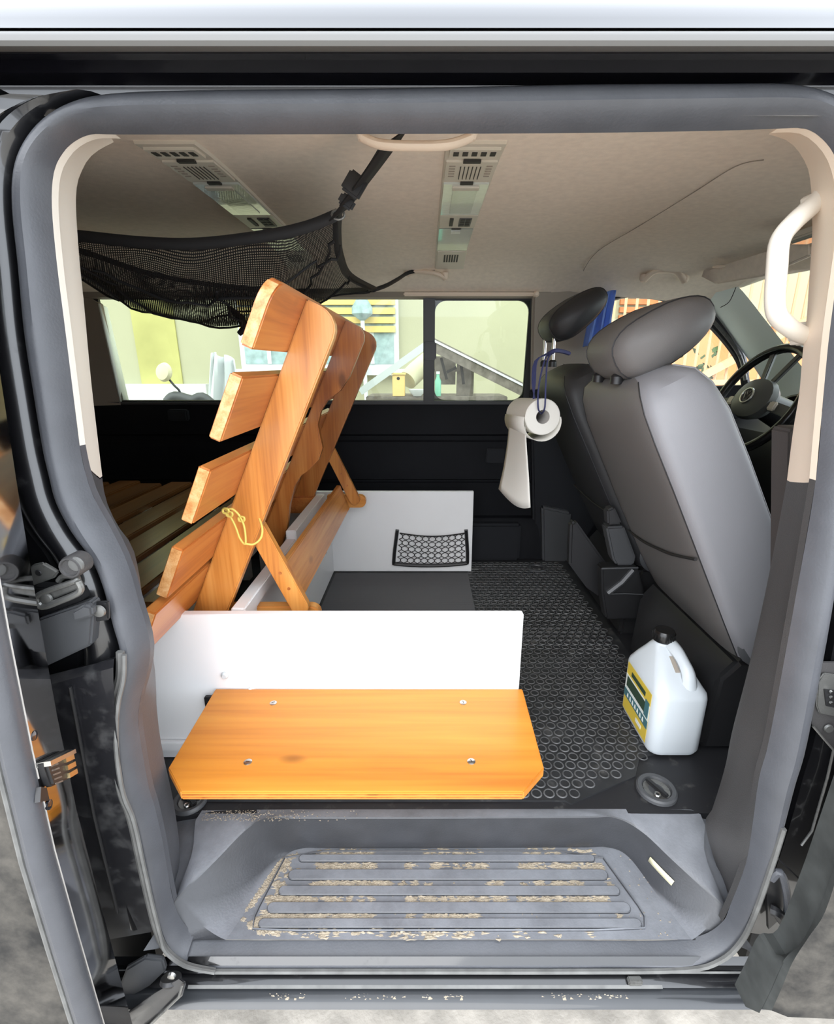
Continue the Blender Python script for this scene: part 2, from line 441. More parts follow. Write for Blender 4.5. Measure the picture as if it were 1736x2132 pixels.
def strip(name, inner_px, outer_pts, dpt, mt, thick=0):
    """interior trim: from the seal's inner edge to a surveyed edge lying dpt further in"""
    n = 40
    A = crom(outer_pts, 8); B = crom([at_side(px, py, dpt) for px, py in inner_px], 8)
    def resamp(P):
        L_ = [0]
        for a, b_ in zip(P, P[1:]): L_.append(L_[-1] + (b_ - a).length)
        out = []; j = 0
        for i in range(n + 1):
            t = L_[-1] * i / n
            while j < len(P) - 2 and L_[j + 1] < t: j += 1
            u = (t - L_[j]) / max(1e-9, L_[j + 1] - L_[j]); out.append(lerp(P[j], P[j + 1], u))
        return out
    A, B = resamp(A), resamp(B)
    rows = []
    for a, b_ in zip(A, B):
        d = b_ - a; nrm = V((0, -1, 0))
        row = [a + V((0, .012, 0))]
        for k in range(6):
            t = k / 5
            row.append(a + d * t + nrm * (.010 * math.sin(math.pi * t)))
        out = V((math.copysign(1, a.x), 0, 0))
        row.append(b_ + V((0, .012, 0)) + out * .004)
        row.append(b_ + V((0, .02, 0)) + out * .05)
        rows.append(row)
    return MB().loft(rows).build(name, mt)
# left (rear) pillar trims
s1 = [at_side(*SEAL[i][1], .012) for i in range(29, 19, -1)]
t2 = strip('trim_2', [(232,288),(190,312),(166,345),(152,400),(158,520),(170,640),(185,800),(208,995)], s1, .085, 'trim_white')
struct(t2, 'white plastic pillar trim on the left of the door opening', 'pillar trim')
s2 = [at_side(*SEAL[i][1], .012) for i in range(20, 2, -1)]
t3 = strip('trim_3', [(208,998),(216,1045),(240,1098),(270,1140),(284,1190),(293,1250),(304,1310),(318,1390),(322,1440),(324,1490),(334,1565),(354,1656),(362,1700),(372,1780),(366,1870)], s2, .085, 'rubber')
struct(t3, 'grey plastic lower pillar trim left of the entry step', 'pillar trim')
# right (front) pillar trims
s3 = [at_side(*SEAL[i][1], .012) for i in range(34, 44)]
t4 = strip('trim_4', [(1606,272),(1650,288),(1680,325),(1694,370),(1698,475),(1690,600),(1686,660),(1677,740),(1670,822),(1658,893),(1644,1003)], s3, .10, 'trim_beige')
struct(t4, 'beige plastic pillar trim carrying the white grab handle', 'pillar trim')
s4 = [at_side(*SEAL[i][1], .012) for i in range(43, 51)]
t5 = strip('trim_5', [(1644,1003),(1622,1120),(1596,1250),(1562,1400),(1528,1531),(1512,1610),(1484,1700),(1470,1730),(1500,1830),(1512,1880)], s4, .10, 'pillar_grey')
struct(t5, 'dark grey plastic lower pillar trim right of the entry step', 'pillar trim')
# seat-belt housing behind the right pillar, brown-grey
hb = MB().prism([at_y(1603, 890, .90), at_y(1612, 884, .90), at_y(1700, 884, .90), at_y(1700, 1500, .90), at_y(1560, 1420, .90), at_y(1600, 1250, .90)], (0, -.05, 0)).build('belt_housing', 'pillar_brown', t5, bevel=.006)

# ---- header, gutter and roof (profile in y,z swept along x)
def rowz(row, y): return at_y(PX0, row, y).z
def sweep_x(prof, x0, x1, name, mt, parent=None, n=2, **kw):
    rows = [[V((lerp(x0, x1, i / (n - 1)), y, z)) for y, z in prof] for i in range(n)]
    return MB().loft(rows).build(name, mt, parent, **kw)
HX0, HX1 = -1.9, 1.28
hd = sweep_x([(.745, 1.19), (.735, rowz(178, .735)), (.70, rowz(160, .70) + .004), (.70, rowz(125, .70)), (.66, rowz(112, .66)), (.66, 1.25)], -1.05, 1.3, 'trim_6', 'paint_clean')
struct(hd, 'glossy black door header above the rubber seal', 'door header')
gt = sweep_x([(.66, rowz(108, .66)), (.645, rowz(103, .645)), (.635, rowz(96, .635)), (.632, rowz(84, .632)), (.633, rowz(72, .633)), (.638, rowz(66, .638)), (.66, rowz(63, .66))], HX0, 1.9, 'trim_7', 'console_white')
struct(gt, 'gutter strip under the roof edge, ground reflection painted in as grey', 'gutter')
MATS['gutter'] = mat('gutter', (.12, .118, .112), .55); gt.data.materials[0] = MATS['gutter']  # lighter grey paints the ground's reflection onto the moulding
rf = sweep_x([(.665, rowz(64, .665)), (.645, rowz(58, .645)), (.648, rowz(50, .648)), (.652, rowz(38, .652)), (.658, rowz(20, .658)), (.668, rowz(0, .668)), (.69, rowz(-30, .69)), (.75, 1.335), (.85, 1.365), (1.05, 1.385), (1.45, 1.395), (1.85, 1.385), (2.1, 1.36), (2.24, 1.30), (2.31, 1.22)], HX0, HX1, 'roof', 'paint_clean')
struct(rf, 'glossy black van roof edge reflecting the sky', 'roof')

# ---- painted body round the opening (jambs)
def jamb(idx, dirn, steps, name, mt, label):
    rows = []
    for p in crom([at_side(*SEAL[i][0], -.012) for i in idx], 4):
        row = [p + V((0, .018, 0))]
        for d, dy in steps: row.append(V((p.x + dirn.x * d, p.y + dy, p.z + dirn.z * d)))
        rows.append(row)
    return struct(MB().loft(rows).build(name, mt), label, 'body panel')
jl = jamb(range(3, 30), V((-1, 0, 0)), [(.002, .04), (.007, .04), (.0085, .010), (.011, .004), (.020, -.006), (.034, -.010), (.048, -.006), (.058, .006), (.061, .012), (.066, .004), (.12, .0), (.125, -.02), (.6, -.025)], 'wall_rear_pillar', 'paint',
          'black painted rear pillar of the van beside the seal')
jr = jamb(range(35, 51), V((1, 0, 0)), [(.004, .05), (.02, .05), (.022, .01), (.10, .0), (.105, .03), (.5, .03)], 'wall_front_pillar', 'paint', 'black painted front pillar of the van beside the seal')
# ---- sill and lower slide rail
sp = [(.612, -.118), (.604, -.128), (.612, -.136), (.602, -.1385), (.600, -.1415), (.618, -.147), (.618, -.152), (.592, -.1555), (.588, -.1585), (.602, -.163), (.600, -.1655), (.578, -.168), (.570, -.171), (.566, -.1745), (.570, -.178), (.62, -.20), (.66, -.30)]
sill = sweep_x(sp, -.62, .62, 'trim_8', 'paint')
struct(sill, 'black painted door sill with the lower slide rail', 'door sill')
sweep_x([(.600, -.1365), (.598, -.139), (.604, -.1402)], at_y(760, 2030, .6).x, at_y(1545, 2030, .6).x, 'rail_lip', 'rubber_lip', sill)
sweep_x([(.590, -.154), (.586, -.157), (.592, -.159)], -.42, .42, 'rail_lip', 'rubber_lip', sill)
MB().bb(.36, .385, .588, .60, -.155, -.145).build('rail_stop', 'steel_dull', sill, bevel=.002)
# dried dirt on the sill edge
dm = MB()
for k in range(420):
    x = random.uniform(-.36, .36)
    if noise.noise(V((x * 14, 3.3, 0))) + .4 * noise.noise(V((x * 70, 1.3, 0))) < -.02 - .25 * x: continue
    dm.box((x, .5785 + random.uniform(-.003, .003), -.1683), (random.uniform(.002, .007), random.uniform(.003, .008), .0012), Matrix.Rotation(.6, 3, 'X') @ Matrix.Rotation(random.random() * 3, 3, 'Z'))
dm.build('dried_mud', 'sand', sill, kind='stuff')

# ---- entry step tray
ZS = -.11
def sy(px, py, z): return at_z(px, py, z)
rimL = sy(530, 1710, -.002); rimR = sy(1310, 1708, -.002)
cornL = V((at_y(364, 1878, .655).x, .655, at_y(364, 1878, .655).z)); cornR = at_y(1510, 1893, .655)
step = MB()
bl = sy(600, 1770, ZS); br = sy(1296, 1768, ZS); fl = sy(470, 1957, ZS); fr = sy(1440, 1957, ZS)
# rounded recess: top rim path and bottom path, lofted
top = crom([cornL, lerp(cornL, rimL, .5), lerp(cornL, rimL, .88), V((rimL.x + .025, rimL.y + .004, 0)), V((rimL.x + .1, rimL.y + .004, 0)), V((0, rimL.y + .004, 0)), V((rimR.x - .1, rimR.y + .004, 0)), V((rimR.x - .03, rimR.y + .004, 0)), lerp(cornR, rimR, .86), lerp(cornR, rimR, .5), cornR], 6)
bot = crom([fl, lerp(fl, bl, .5), lerp(fl, bl, .9), V((bl.x + .03, bl.y + .004, ZS)), V((bl.x + .1, bl.y + .004, ZS)), V((0, bl.y + .004, ZS)), V((br.x - .1, br.y + .004, ZS)), V((br.x - .03, br.y + .004, ZS)), lerp(fr, br, .9), lerp(fr, br, .5), fr], 6)
top = [top[0] + V((-.03, -.06, -.03))] + top + [top[-1] + V((.03, -.06, -.03))]
bot = [bot[0] + V((-.08, .0, 0))] + bot + [bot[-1] + V((.08, .0, 0))]
rows = []
for a, b_ in zip(top, bot):
    row = [a + V((0, .0, 0))]
    for k in range(1, 9):
        t = k / 8
        p = lerp(a, b_, t ** .95)
        p.z = lerp(a.z, b_.z, 1 - (1 - t) ** 1.6)
        row.append(p)
    rows.append(row)
step.loft(rows); rows_step = rows
st = step.build('trim_9', 'step_plastic')
struct(st, 'grey plastic entry step with a recessed ribbed tread', 'entry step')
bpts = bot + [V((bot[-1].x + .05, .62, ZS)), V((bot[0].x - .05, .62, ZS))]
bpts = [V((p.x, max(p.y, .634), p.z)) for p in bpts]
MB().add(bpts, [tuple(range(len(bpts)))]).build('tread_plate', 'step_plastic', st, flat=True)
# upper rim of the tray, flat to the floor
rim = MB()
tl = at_z(412, 1697, .0); tr = at_z(1445, 1690, .0)
ro = crom([at_y(362, 1874, .66), lerp(at_y(362, 1874, .66), tl, .5) + V((.012, 0, .006)), tl, V((tl.x + .06, tl.y + .012, 0)), V((0, tl.y + .014, 0)), V((tr.x - .06, tr.y + .006, 0)), tr, V((tr.x + .012, tr.y - .02, -.004)), lerp(at_y(1513, 1890, .66), tr, .5) + V((-.01, 0, .006)), at_y(1513, 1890, .66)], 7)
def resample(P, n):
    L_ = [0]
    for a, b_ in zip(P, P[1:]): L_.append(L_[-1] + (b_ - a).length)
    out = []; j = 0
    for i in range(n):
        t = L_[-1] * i / (n - 1)
        while j < len(P) - 2 and L_[j + 1] < t: j += 1
        out.append(lerp(P[j], P[j + 1], (t - L_[j]) / max(1e-9, L_[j + 1] - L_[j])))
    return out
ro = resample(ro, len(top) - 2)
rim.loft([[o_ + V((math.copysign(.09, o_.x) if abs(o_.x) > .40 else 0, .0, -.03)), o_ + V((0, 0, -.012)), o_, lerp(o_, t_, .5) + V((0, 0, .003)), lerp(o_, t_, .92) + V((0, 0, .003)), t_] for o_, t_ in zip(ro, top[1:-1])])
rim.build('tray_rim', 'step_plastic', st)
# tread ribs: long rounded bars and their frame
def bar(x0, x1, y0, y1, z, h, seg=6):
    r = abs(y1 - y0) / 2; yc = (y0 + y1) / 2; pts = []
    for k in range(seg + 1):
        a = math.pi / 2 + math.pi * k / seg; pts.append(V((x0 + r + r * math.cos(a), yc + r * math.sin(a), z)))
    for k in range(seg + 1):
        a = -math.pi / 2 + math.pi * k / seg; pts.append(V((x1 - r + r * math.cos(a), yc + r * math.sin(a), z)))
    return pts, V((0, 0, h))
RB = [(1781,1796,622,1238),(1812,1834,600,1265),(1846,1866,580,1290),(1880,1903,556,1312),(1914,1934,538,1335)]
for r0, r1, c0, c1 in RB:
    a = at_z(c0, (r0 + r1) / 2, ZS); b_ = at_z(c1, (r0 + r1) / 2, ZS)
    p, e = bar(a.x, b_.x, at_z(885, r1, ZS).y, at_z(885, r0, ZS).y, ZS - .003, .0075)
    MB().prism(p, e).build('tread_rib', 'step_plastic', st, bevel=.0015, bseg=1)
fp = [at_z(*q, ZS + .001) for q in [(600,1772),(1245,1772),(1342,1905),(1342,1936),(526,1938),(530,1905)]]
fc = []
for i in range(6):
    a, b_, c = fp[i - 1], fp[i], fp[(i + 1) % 6]
    fc += [lerp(b_, a, .12), lerp(b_, c, .12)] if i not in () else [b_]
MB().tube(fc, .0022, 5, closed=True).build('tread_frame', 'step_plastic', st)
# dry sand lying between the ribs: uneven crusts
sd_ = MB()
def crust(x, y, rx, ry, z, h):
    n = 9; vs = [V((x, y, z + h))]; ph = random.random() * 6
    for k in range(n):
        a = 2 * math.pi * k / n; q = 1 + .35 * math.sin(3 * a + ph) + random.uniform(-.2, .2)
        vs.append(V((x + rx * q * math.cos(a), y + ry * q * math.sin(a), z)))
    sd_.add(vs, [(0, 1 + k, 1 + (k + 1) % n) for k in range(n)])
gaps = [1774, 1804, 1840, 1873, 1908, 1942]
for gi, rw in enumerate(gaps):
    y = at_z(885, rw, ZS).y
    xl = at_z(600 - gi * 14, rw, ZS).x; xr = at_z(1235 + gi * 18, rw, ZS).x
    for k in range(760 if gi in (1, 2, 3, 4) else 300):
        x = lerp(xl, xr, random.random() ** 1.15)
        if noise.noise(V((x * 9, gi * 3.1, 0))) + .5 * noise.noise(V((x * 60, gi * 3.1, y * 50))) < -.1: continue
        crust(x, y + random.gauss(0, .0042), random.uniform(.002, .009), random.uniform(.001, .0035), ZS + .0002, random.uniform(.0008, .0022))
for k in range(2600):   # heap at the tread's left side
    px_ = random.gauss(572, 24); py_ = random.uniform(1775, 1945)
    px_ -= (py_ - 1780) * .33; q = at_z(px_, py_, ZS)
    if noise.noise(q * 40) < -.15: continue
    crust(q.x, q.y, random.uniform(.001, .005), random.uniform(.001, .004), ZS + .0002, random.uniform(.0006, .002))
for k in range(260):   # thin sprinkle everywhere on the tray
    q = at_z(random.uniform(480, 1400), random.uniform(1772, 1950), ZS)
    crust(q.x, q.y, random.uniform(.0006, .0022), random.uniform(.0006, .0018), ZS + .0002, .0008)
for k in range(340):   # on the rim
    q = at_z(random.gauss(500, 90), random.uniform(1690, 1712), 0)
    if abs(q.x) < .46: crust(q.x, q.y, random.uniform(.0006, .002), random.uniform(.0006, .0015), .0035, .0008)
sd_.build('dry_sand', 'sand', st, kind='stuff')
# pale sticker on the tray's right wall
jj = min(range(len(rows_step)), key=lambda q: (rows_step[q][3] - at_y(1380, 1802, .75)).length)
jl_ = [q for q in range(jj - 2, jj + 3)]
MB().loft([[lerp(rows_step[q][2], rows_step[q][3], .3) + V((-.002, -.001, .002)), lerp(rows_step[q][3], rows_step[q][4], .3) + V((-.002, -.001, .002))] for q in jl_]).build('sticker', 'tube_cream', st, solid=.001)

# ---- van floor
fl_ = MB().bb(-1.85, 1.75, .80, 2.32, -.035, 0).build('floor', 'floor_black')
struct(fl_, 'black plastic van floor under the ringed rubber mat', 'floor')
MZ = .004
cut0 = at_z(1180, 1681, 0); cut1 = at_z(1322, 1619, 0)
mpoly = [V((-.62, .828, 0)), V((cut0.x, .828, 0)), V((cut0.x + .01, cut0.y + .006, 0)), V((cut1.x, cut1.y, 0)), V((cut1.x + .03, cut1.y + .05, 0)), V((.66, 1.0, 0)), V((.66, 2.16, 0)), V((-.62, 2.16, 0))]
mt_ = MB().prism(mpoly, (0, 0, MZ)).build('rubber_mat', 'mat_rubber', fl_)
def in_mat(x, y):
    if x < -.40 or x > .645 or y < .835 or y > 2.14: return False
    if x > cut0.x - .01:
        t = (x - cut0.x) / (cut1.x - cut0.x)
        if t < 1.0 and y < lerp(cut0.y, cut1.y, max(t, 0)) + .02: return False
        if t >= 1 and y < cut1.y + .03 + (x - cut1.x) * .6: return False
    return True
# one ring of the mat
def ring_geo(seg=12, R0=.0125, R1=.0112, R2=.0092, h=.0022):
    vs = []; fs = []
    for r, z in ((R0, 0), (R1, h), (R2, h * .3)):
        for k in range(seg): vs.append((r * math.cos(2 * math.pi * k / seg), r * math.sin(2 * math.pi * k / seg), z))
    for i in range(2):
        for k in range(seg):
            l = (k + 1) % seg; fs.append((i * seg + k, i * seg + l, (i + 1) * seg + l, (i + 1) * seg + k))
    return vs, fs
rv, rfc = ring_geo()
rme = bpy.data.meshes.new('mat_ring'); rme.from_pydata(rv, [], rfc); rme.shade_smooth(); rme.materials.append(MATS['mat_ring'])
spots = []
PX_, PY_ = .0275, .0262
j = 0; y = .846
while y < 2.13:
    x = -.39 + (PX_ / 2 if j % 2 else 0)
    while x < .64:
        if in_mat(x, y) and not (x < .19 and y > .965): spots.append((x, y))
        x += PX_
    y += PY_; j += 1
def seen(x, y):
    # the shelf above the step hides the mat below it
    if -.45 < x < .2 and .842 < y < 1.02: return False
    if x < .21 and y > .93: return False
    return True
spots.sort(key=lambda s: (not seen(*s), s[1] + .15 * abs(s[0] - .3)))
ml0 = WLOC[mt_.name]
for (x, y) in spots[:300]:
    o = bpy.data.objects.new('mat_ring', rme); COL.objects.link(o); o.parent = mt_
    o.location = V((x, y, MZ)) - ml0
rest = MB()
for (x, y) in spots[300:]:
    rest.add([V(p) + V((x, y, MZ)) for p in rv], rfc)
rest.build('mat_rings', 'mat_ring', mt_, kind='stuff')
# finely ribbed runner between the two white boards
rb = MB()
y = .975
while y < 2.02:
    rb.add([V((-.40, y, MZ)), V((.19, y, MZ)), V((.19, y + .003, MZ + .0022)), V((-.40, y + .003, MZ + .0022)), V((.19, y + .006, MZ)), V((-.40, y + .006, MZ))], [(0, 1, 2, 3), (3, 2, 4, 5)])
    y += .0085
rb.build('mat_ribs', 'mat_rib', mt_, kind='stuff')
# tie-down rings sunk in the floor
def tie_down(c, r, rot):
    Rz = Matrix.Rotation(rot, 3, 'Z')
    b0 = MB().lathe(c + V((0, 0, .001)), [(r, 0), (r * .98, .006), (r * .9, .009), (r * .72, .008), (r * .66, .002)], 28)
    cup = b0.build('tie_down_cup', 'plastic_grey', fl_)
    MB().lathe(c + V((0, 0, .0015)), [(r * .66, 0), (r * .64, .003), (r * .3, .001)], 24).build('cup_floor', 'steel_dull', cup)
    MB().beam(c + Rz @ V((-r * .62, 0, .009)), c + Rz @ V((r * .62, 0, .009)), .011, .007).build('tie_bar', 'plastic_dark', cup, bevel=.002)
    MB().tube([c + Rz @ V((r * .3 + r * .13 * math.cos(a), -r * .33 + r * .13 * math.sin(a), .009)) for a in [k * math.pi / 5 for k in range(10)]], .002, 5, closed=True).build('tie_screw', 'steel', cup)
tie_down(at_z(1366, 1646, 0), .043, math.radians(-62))
tie_down(at_z(1117, 1185, 0), .045, math.radians(-20))
tie_down(at_z(392, 1678, 0) + V((0, .01, 0)), .036, math.radians(-40))

# ---- far side wall
WX0, WX1 = -1.85, .50
prof = [(2.20, 0), (2.215, .17), (2.235, .195), (2.262, .20), (2.262, .36), (2.270, .366), (2.270, .374), (2.258, .38), (2.262, .555), (2.272, .562), (2.272, .582), (2.262, .59), (2.268, .70), (2.275, .725)]
wf = sweep_x(prof, WX0, WX1 + .1, 'wall_far', 'wall_dark')
struct(wf, 'dark ribbed plastic lining of the far side wall', 'wall')
# oblong covers set in the lining
MB().bb(at_y(1012, 935, 2.26).x, at_y(1050, 935, 2.26).x, 2.25, 2.265, rowz(964, 2.255), rowz(934, 2.255)).build('cover_flap', 'wall_dark2', wf, bevel=.004)
a = at_y(352, 852, 2.26); b_ = at_y(396, 876, 2.26)
MB().bb(a.x, b_.x, 2.235, 2.266, b_.z, a.z).build('coat_hook', 'wall_dark2', wf, bevel=.006)
MB().bb(.21, .45, 2.17, 2.225, 0, .185).build('wheel_box', 'wall_dark2', wf, bevel=.012)
# window opening: sill, header, pillars
ws = sweep_x([(2.275, .722), (2.272, .735), (2.30, .742), (2.33, .738)], WX0, WX1, 'window_sill', 'plastic_grey', wf)
hdp = sweep_x([(2.205, 1.20), (2.20, 1.185), (2.215, 1.166), (2.24, 1.16), (2.28, 1.165)], WX0, WX1 + .02, 'window_header', 'trim_taupe', wf)
MB().bb(at_y(840, 620, 2.19).x, at_y(1112, 620, 2.19).x, 2.185, 2.205, 1.168, 1.182).build('blind_rail', 'trim_beige', wf, bevel=.004)
MB().lathe((at_y(1116, 615, 2.19).x, 2.205, 1.175), [(.012, 0), (.012, -.02), (.006, -.026)], 12, (0, 1, 0)).build('blind_clip', 'trim_beige', wf)
# rear corner pillar (taupe) with pale window reveal
pl = [at_y(100, 560, 2.22), at_y(205, 632, 2.22), at_y(250, 836, 2.27), at_y(252, 848, 2.275), at_y(90, 870, 2.275)]
rp = MB().prism(pl, (0, .03, 0)).build('corner_trim', 'trim_taupe', wf)
rv_ = [at_y(205, 632, 2.22), at_y(250, 836, 2.27), at_y(268, 838, 2.34), at_y(222, 640, 2.31)]
MB().add(rv_, [(0, 1, 2, 3)]).build('window_reveal', 'trim_mint', wf, solid=.006)
# front pillar on the far side
fpil = [at_y(1110, 606, 2.2), at_y(1270, 598, 2.2), at_y(1262, 800, 2.24), at_y(1105, 815, 2.25)]
MB().prism(fpil, (0, .05, 0)).build('pillar_cover', 'trim_taupe', wf, bevel=.008)
MB().prism([at_y(1105, 812, 2.24), at_y(1262, 800, 2.24), at_y(1262, 1060, 2.22), at_y(1180, 1180, 2.2), at_y(1128, 1172, 2.2), at_y(1110, 1100, 2.22)], (0, .06, 0)).build('pillar_foot', 'wall_dark2', wf, bevel=.01)
MB().prism([at_y(1128, 1055, 2.17), at_y(1190, 1068, 2.17), at_y(1180, 1182, 2.17), at_y(1130, 1172, 2.17)], (0, .05, 0)).build('foot_cover', 'plastic_grey', wf, bevel=.01)

# window_1: fixed pane, sliding pane and their black frame
win = thing('window_1', 'long tinted sliding window in the far side wall', 'window', (-.45, 2.29, .74), kind='structure')
YW = 2.285
def frame_bar(p, q, wd, nm='window_frame', dep=.02):
    return MB().beam(p, q, wd, dep, (0, 1, 0)).build(nm, 'plastic_dark', win, bevel=.003)
wl, wr = at_y(232, 700, YW).x, at_y(1112, 700, YW).x
zt, zb = rowz(618, 2.24), rowz(838, YW)
dv = at_y(893, 700, YW).x
def wy(z): return 2.285 - .045 * (z - .74) / .44
def wp(x, z): return V((x, wy(z), z))
frame_bar(wp(dv, zb), wp(dv, zt), .05, 'window_divider', .035)
frame_bar(wp(wl, zb), wp(wr, zb), .02, 'window_frame')
frame_bar(wp(dv, zt), wp(wr, zt), .03, 'window_frame')
frame_bar(wp(wr - .018, zb), wp(wr - .018, zt), .04, 'window_frame')
frame_bar(wp(wl - .02, zb), wp(wl - .02, zt), .04, 'window_frame')
# rounded inner corners of the sliding pane
for cx, cz, sx, sz in ((wr - .038, zt - .015, -1, -1), (wr - .038, zb + .012, -1, 1), (dv + .025, zt - .015, 1, -1), (dv + .025, zb + .012, 1, 1)):
    r = .045; pts = [wp(cx, cz)]
    for k in range(7):
        a = math.pi / 2 * k / 6
        pts.append(wp(cx + sx * r * (1 - math.sin(a)), cz + sz * r * (1 - math.cos(a))))
    MB().prism([p + V((0, -.006, 0)) for p in pts], (0, .015, 0)).build('corner_fillet', 'plastic_dark', win)
MB().add([wp(wl, zb), wp(dv, zb), wp(dv, zt), wp(wl, zt)], [(0, 1, 2, 3)]).build('window_pane', 'window_glass', win, flat=True)
MB().add([wp(dv, zb) + V((0, -.008, 0)), wp(wr, zb) + V((0, -.008, 0)), wp(wr, zt) + V((0, -.008, 0)), wp(dv, zt) + V((0, -.008, 0))], [(0, 1, 2, 3)]).build('window_pane', 'window_glass', win, flat=True)
a = at_y(882, 712, 2.24); b_ = at_y(908, 750, 2.24)
MB().bb(a.x, b_.x, 2.225, 2.26, b_.z, a.z).build('window_latch', 'plastic_dark', win, bevel=.006)
a = at_y(905, 755, 2.24)

# ---- headliner
def ceil_z(y, x=0.0):
    t = (y - 1.45) / .76
    z = 1.178 + .112 * (1 - min(1.0, abs(t)) ** 4)
    if x > .45: z -= .10 * ((x - .45) / 1.1) ** 2
    return z
rows = []
xs = [HX0 + (1.22 - HX0) * i / 60 for i in range(61)]
ys = [.705 + (2.215 - .705) * k / 40 for k in range(41)]
for x in xs:
    rows.append([V((x, y, ceil_z(y, x) + (.004 * math.exp(-((x - .62 - .12 * math.sin((y - .7) * 2.2)) / .02) ** 2) if y > .8 else 0))) for y in ys])
cl = MB().loft(rows).build('ceiling', 'headliner')
struct(cl, 'taupe fabric headliner of the van', 'ceiling')
def on_ceiling(px, py):
    y = 1.2
    for _ in range(30):
        d = ray(px, py); p = at_y(px, py, y); z = ceil_z(y, p.x); y = .5 * y + .5 * (z - CAM_Z) / d.z * d.y
    return at_y(px, py, y)
MB().tube(crom([on_ceiling(*q) + V((0, 0, -.001)) for q in ((1208, 588), (1216, 560), (1246, 521), (1330, 470), (1440, 402), (1530, 346), (1590, 332))], 6), .0011, 5).build('headliner_seam', 'trim_taupe', cl)
# ---- rear end and bulkheads
wr_ = MB().bb(-1.90, -1.86, .62, 2.34, -.05, 1.30).build('wall_rear', 'trim_taupe')
struct(wr_, 'inside of the tailgate at the van rear', 'wall')
rl = MB(); rl.prism([(-1.86, .70, 0), (-.74, .70, 0), (-.74, .70, .75), (-.74, .78, 1.17), (-1.86, .78, 1.17)], (0, .02, 0))
wn = rl.build('wall_near', 'wall_dark'); struct(wn, 'near side wall of the van behind the open door', 'wall')

# ================================================================== front of the cab
# driver's door and window
yD = 2.24
dl = MB().prism([at_y(1262, 812, yD), at_y(1560, 802, yD), V((1.75, yD, .70)), V((1.75, yD, -.02)), V((.50, yD, -.02))], (0, .06, 0)).build('door_3', 'wall_dark')
struct(dl, "inside panel of the driver's door on the far side", 'door')
wtop = [(1262, 800), (1266, 640), (1285, 615), (1330, 610), (1395, 622), (1450, 648), (1500, 695), (1540, 750), (1552, 800)]
fr_ = MB().tube(crom([at_y(px, py, yD) for px, py in wtop], 5), .018, 8).build('door_frame', 'plastic_dark', dl)
MB().tube(crom([at_y(px, py - 9, yD - .02) for px, py in wtop[2:]], 5), .008, 6).build('frame_trim', 'steel_dull', dl)
MB().tube(crom([at_y(px, py - 20, yD - .005) for px, py in wtop[2:]], 5), .014, 6).build('frame_seal', 'plastic_grey', dl)
w2 = MB().add([at_y(px, py, yD + .02) for px, py in wtop], [tuple(range(9))]).build('window_2', 'windscreen_glass', flat=True)
struct(w2, "driver's door window on the far side", 'window')
# mirror triangle
# A pillar (far)
A0 = [at_y(1480, 560, 2.1), at_y(1534, 594, 2.08), at_y(1600, 675, 2.04), at_y(1668, 762, 2.0), at_y(1700, 800, 1.98)]
A1 = [at_y(1440, 605, 2.2), at_y(1482, 640, 2.2), at_y(1545, 715, 2.18), at_y(1598, 790, 2.16), at_y(1612, 830, 2.15)]
Am = [at_y(1462, 588, 2.13), at_y(1507, 622, 2.13), at_y(1572, 698, 2.10), at_y(1634, 785, 2.07), at_y(1652, 830, 2.06)]
ap = MB().loft([[a + V((.02, .04, 0)), a, m_, b_, b_ + V((0, .04, 0))] for a, m_, b_ in zip(crom(A0, 5), crom(Am, 5), crom(A1, 5))]).build('trim_10', 'trim_mint')
struct(ap, 'pale windscreen pillar trim at the far front corner', 'pillar trim')
MB().tube(crom([at_y(1500, 640, 2.125), at_y(1518, 628, 2.09), at_y(1532, 598, 2.07)], 5), .0015, 5).build('trim_joint', 'seam', ap)
# windscreen
def wsp(t, s):   # t 0..1 bottom to top, s 0..1 far to near
    far = lerp(at_y(1690, 790, 2.0), at_y(1530, 590, 2.09), t)
    near = V((far.x, 2.9 - far.y, far.z)); bow = .12 * math.sin(math.pi * s)
    p = lerp(far, near, s); p.x += bow; return p
wrows = [[wsp(i / 6, k / 10) for k in range(11)] for i in range(7)]
w3 = MB().loft(wrows).build('window_3', 'windscreen_glass'); struct(w3, 'windscreen at the front of the cab', 'window')
# roof front edge above windscreen
fe = MB().loft([[V((1.215, .76 + 1.36 * k / 10, ceil_z(.76 + 1.36 * k / 10, 1.2) - .0)) for k in range(11)], [wsp(1, 1 - k / 10) + V((.01, 0, .0)) for k in range(11)]])
fe.build('ceiling_front', 'headliner'); struct(bpy.data.objects['ceiling_front'], 'front lip of the headliner above the windscreen', 'ceiling')
# sun visor (driver)
vz = [at_y(1468, 575, 2.0), at_y(1480, 545, 2.0), at_y(1600, 498, 1.8), at_y(1700, 462, 1.62), at_y(1700, 530, 1.62), at_y(1600, 573, 1.8), at_y(1500, 590, 2.0)]
vs_ = MB().prism([p for p in vz], (-.02, 0, -.004)).build('sun_visor', 'headliner', bevel=.006)
tag(vs_, 'taupe sun visor folded against the cab ceiling', 'sun visor')
MB().tube(crom([p + V((-.026, 0, -.004)) for p in vz[1:4]], 4), .003, 5).build('visor_edge', 'seam', vs_)
# interior mirror / lamp cluster glimpsed through the handle
cl2 = thing('cab_lamp', 'small cab lamp unit at the roof front edge', 'lamp', at_y(1690, 490, 1.5))
MB().box(at_y(1690, 488, 1.5), (.08, .14, .02)).build('lamp_body', 'console_white', cl2, bevel=.005)
MB().box(at_y(1688, 496, 1.49), (.05, .09, .012)).build('lamp_lens', 'lens', cl2, bevel=.003)
# small round clip on headliner
mc = MB().lathe(V((at_y(1503, 513, 1.9).x, 1.9, ceil_z(1.9, 1.17) - .004)), [(.02, 0), (.02, -.004), (.008, -.006)], 16).build('ceiling_clip', 'trim_beige', cl)
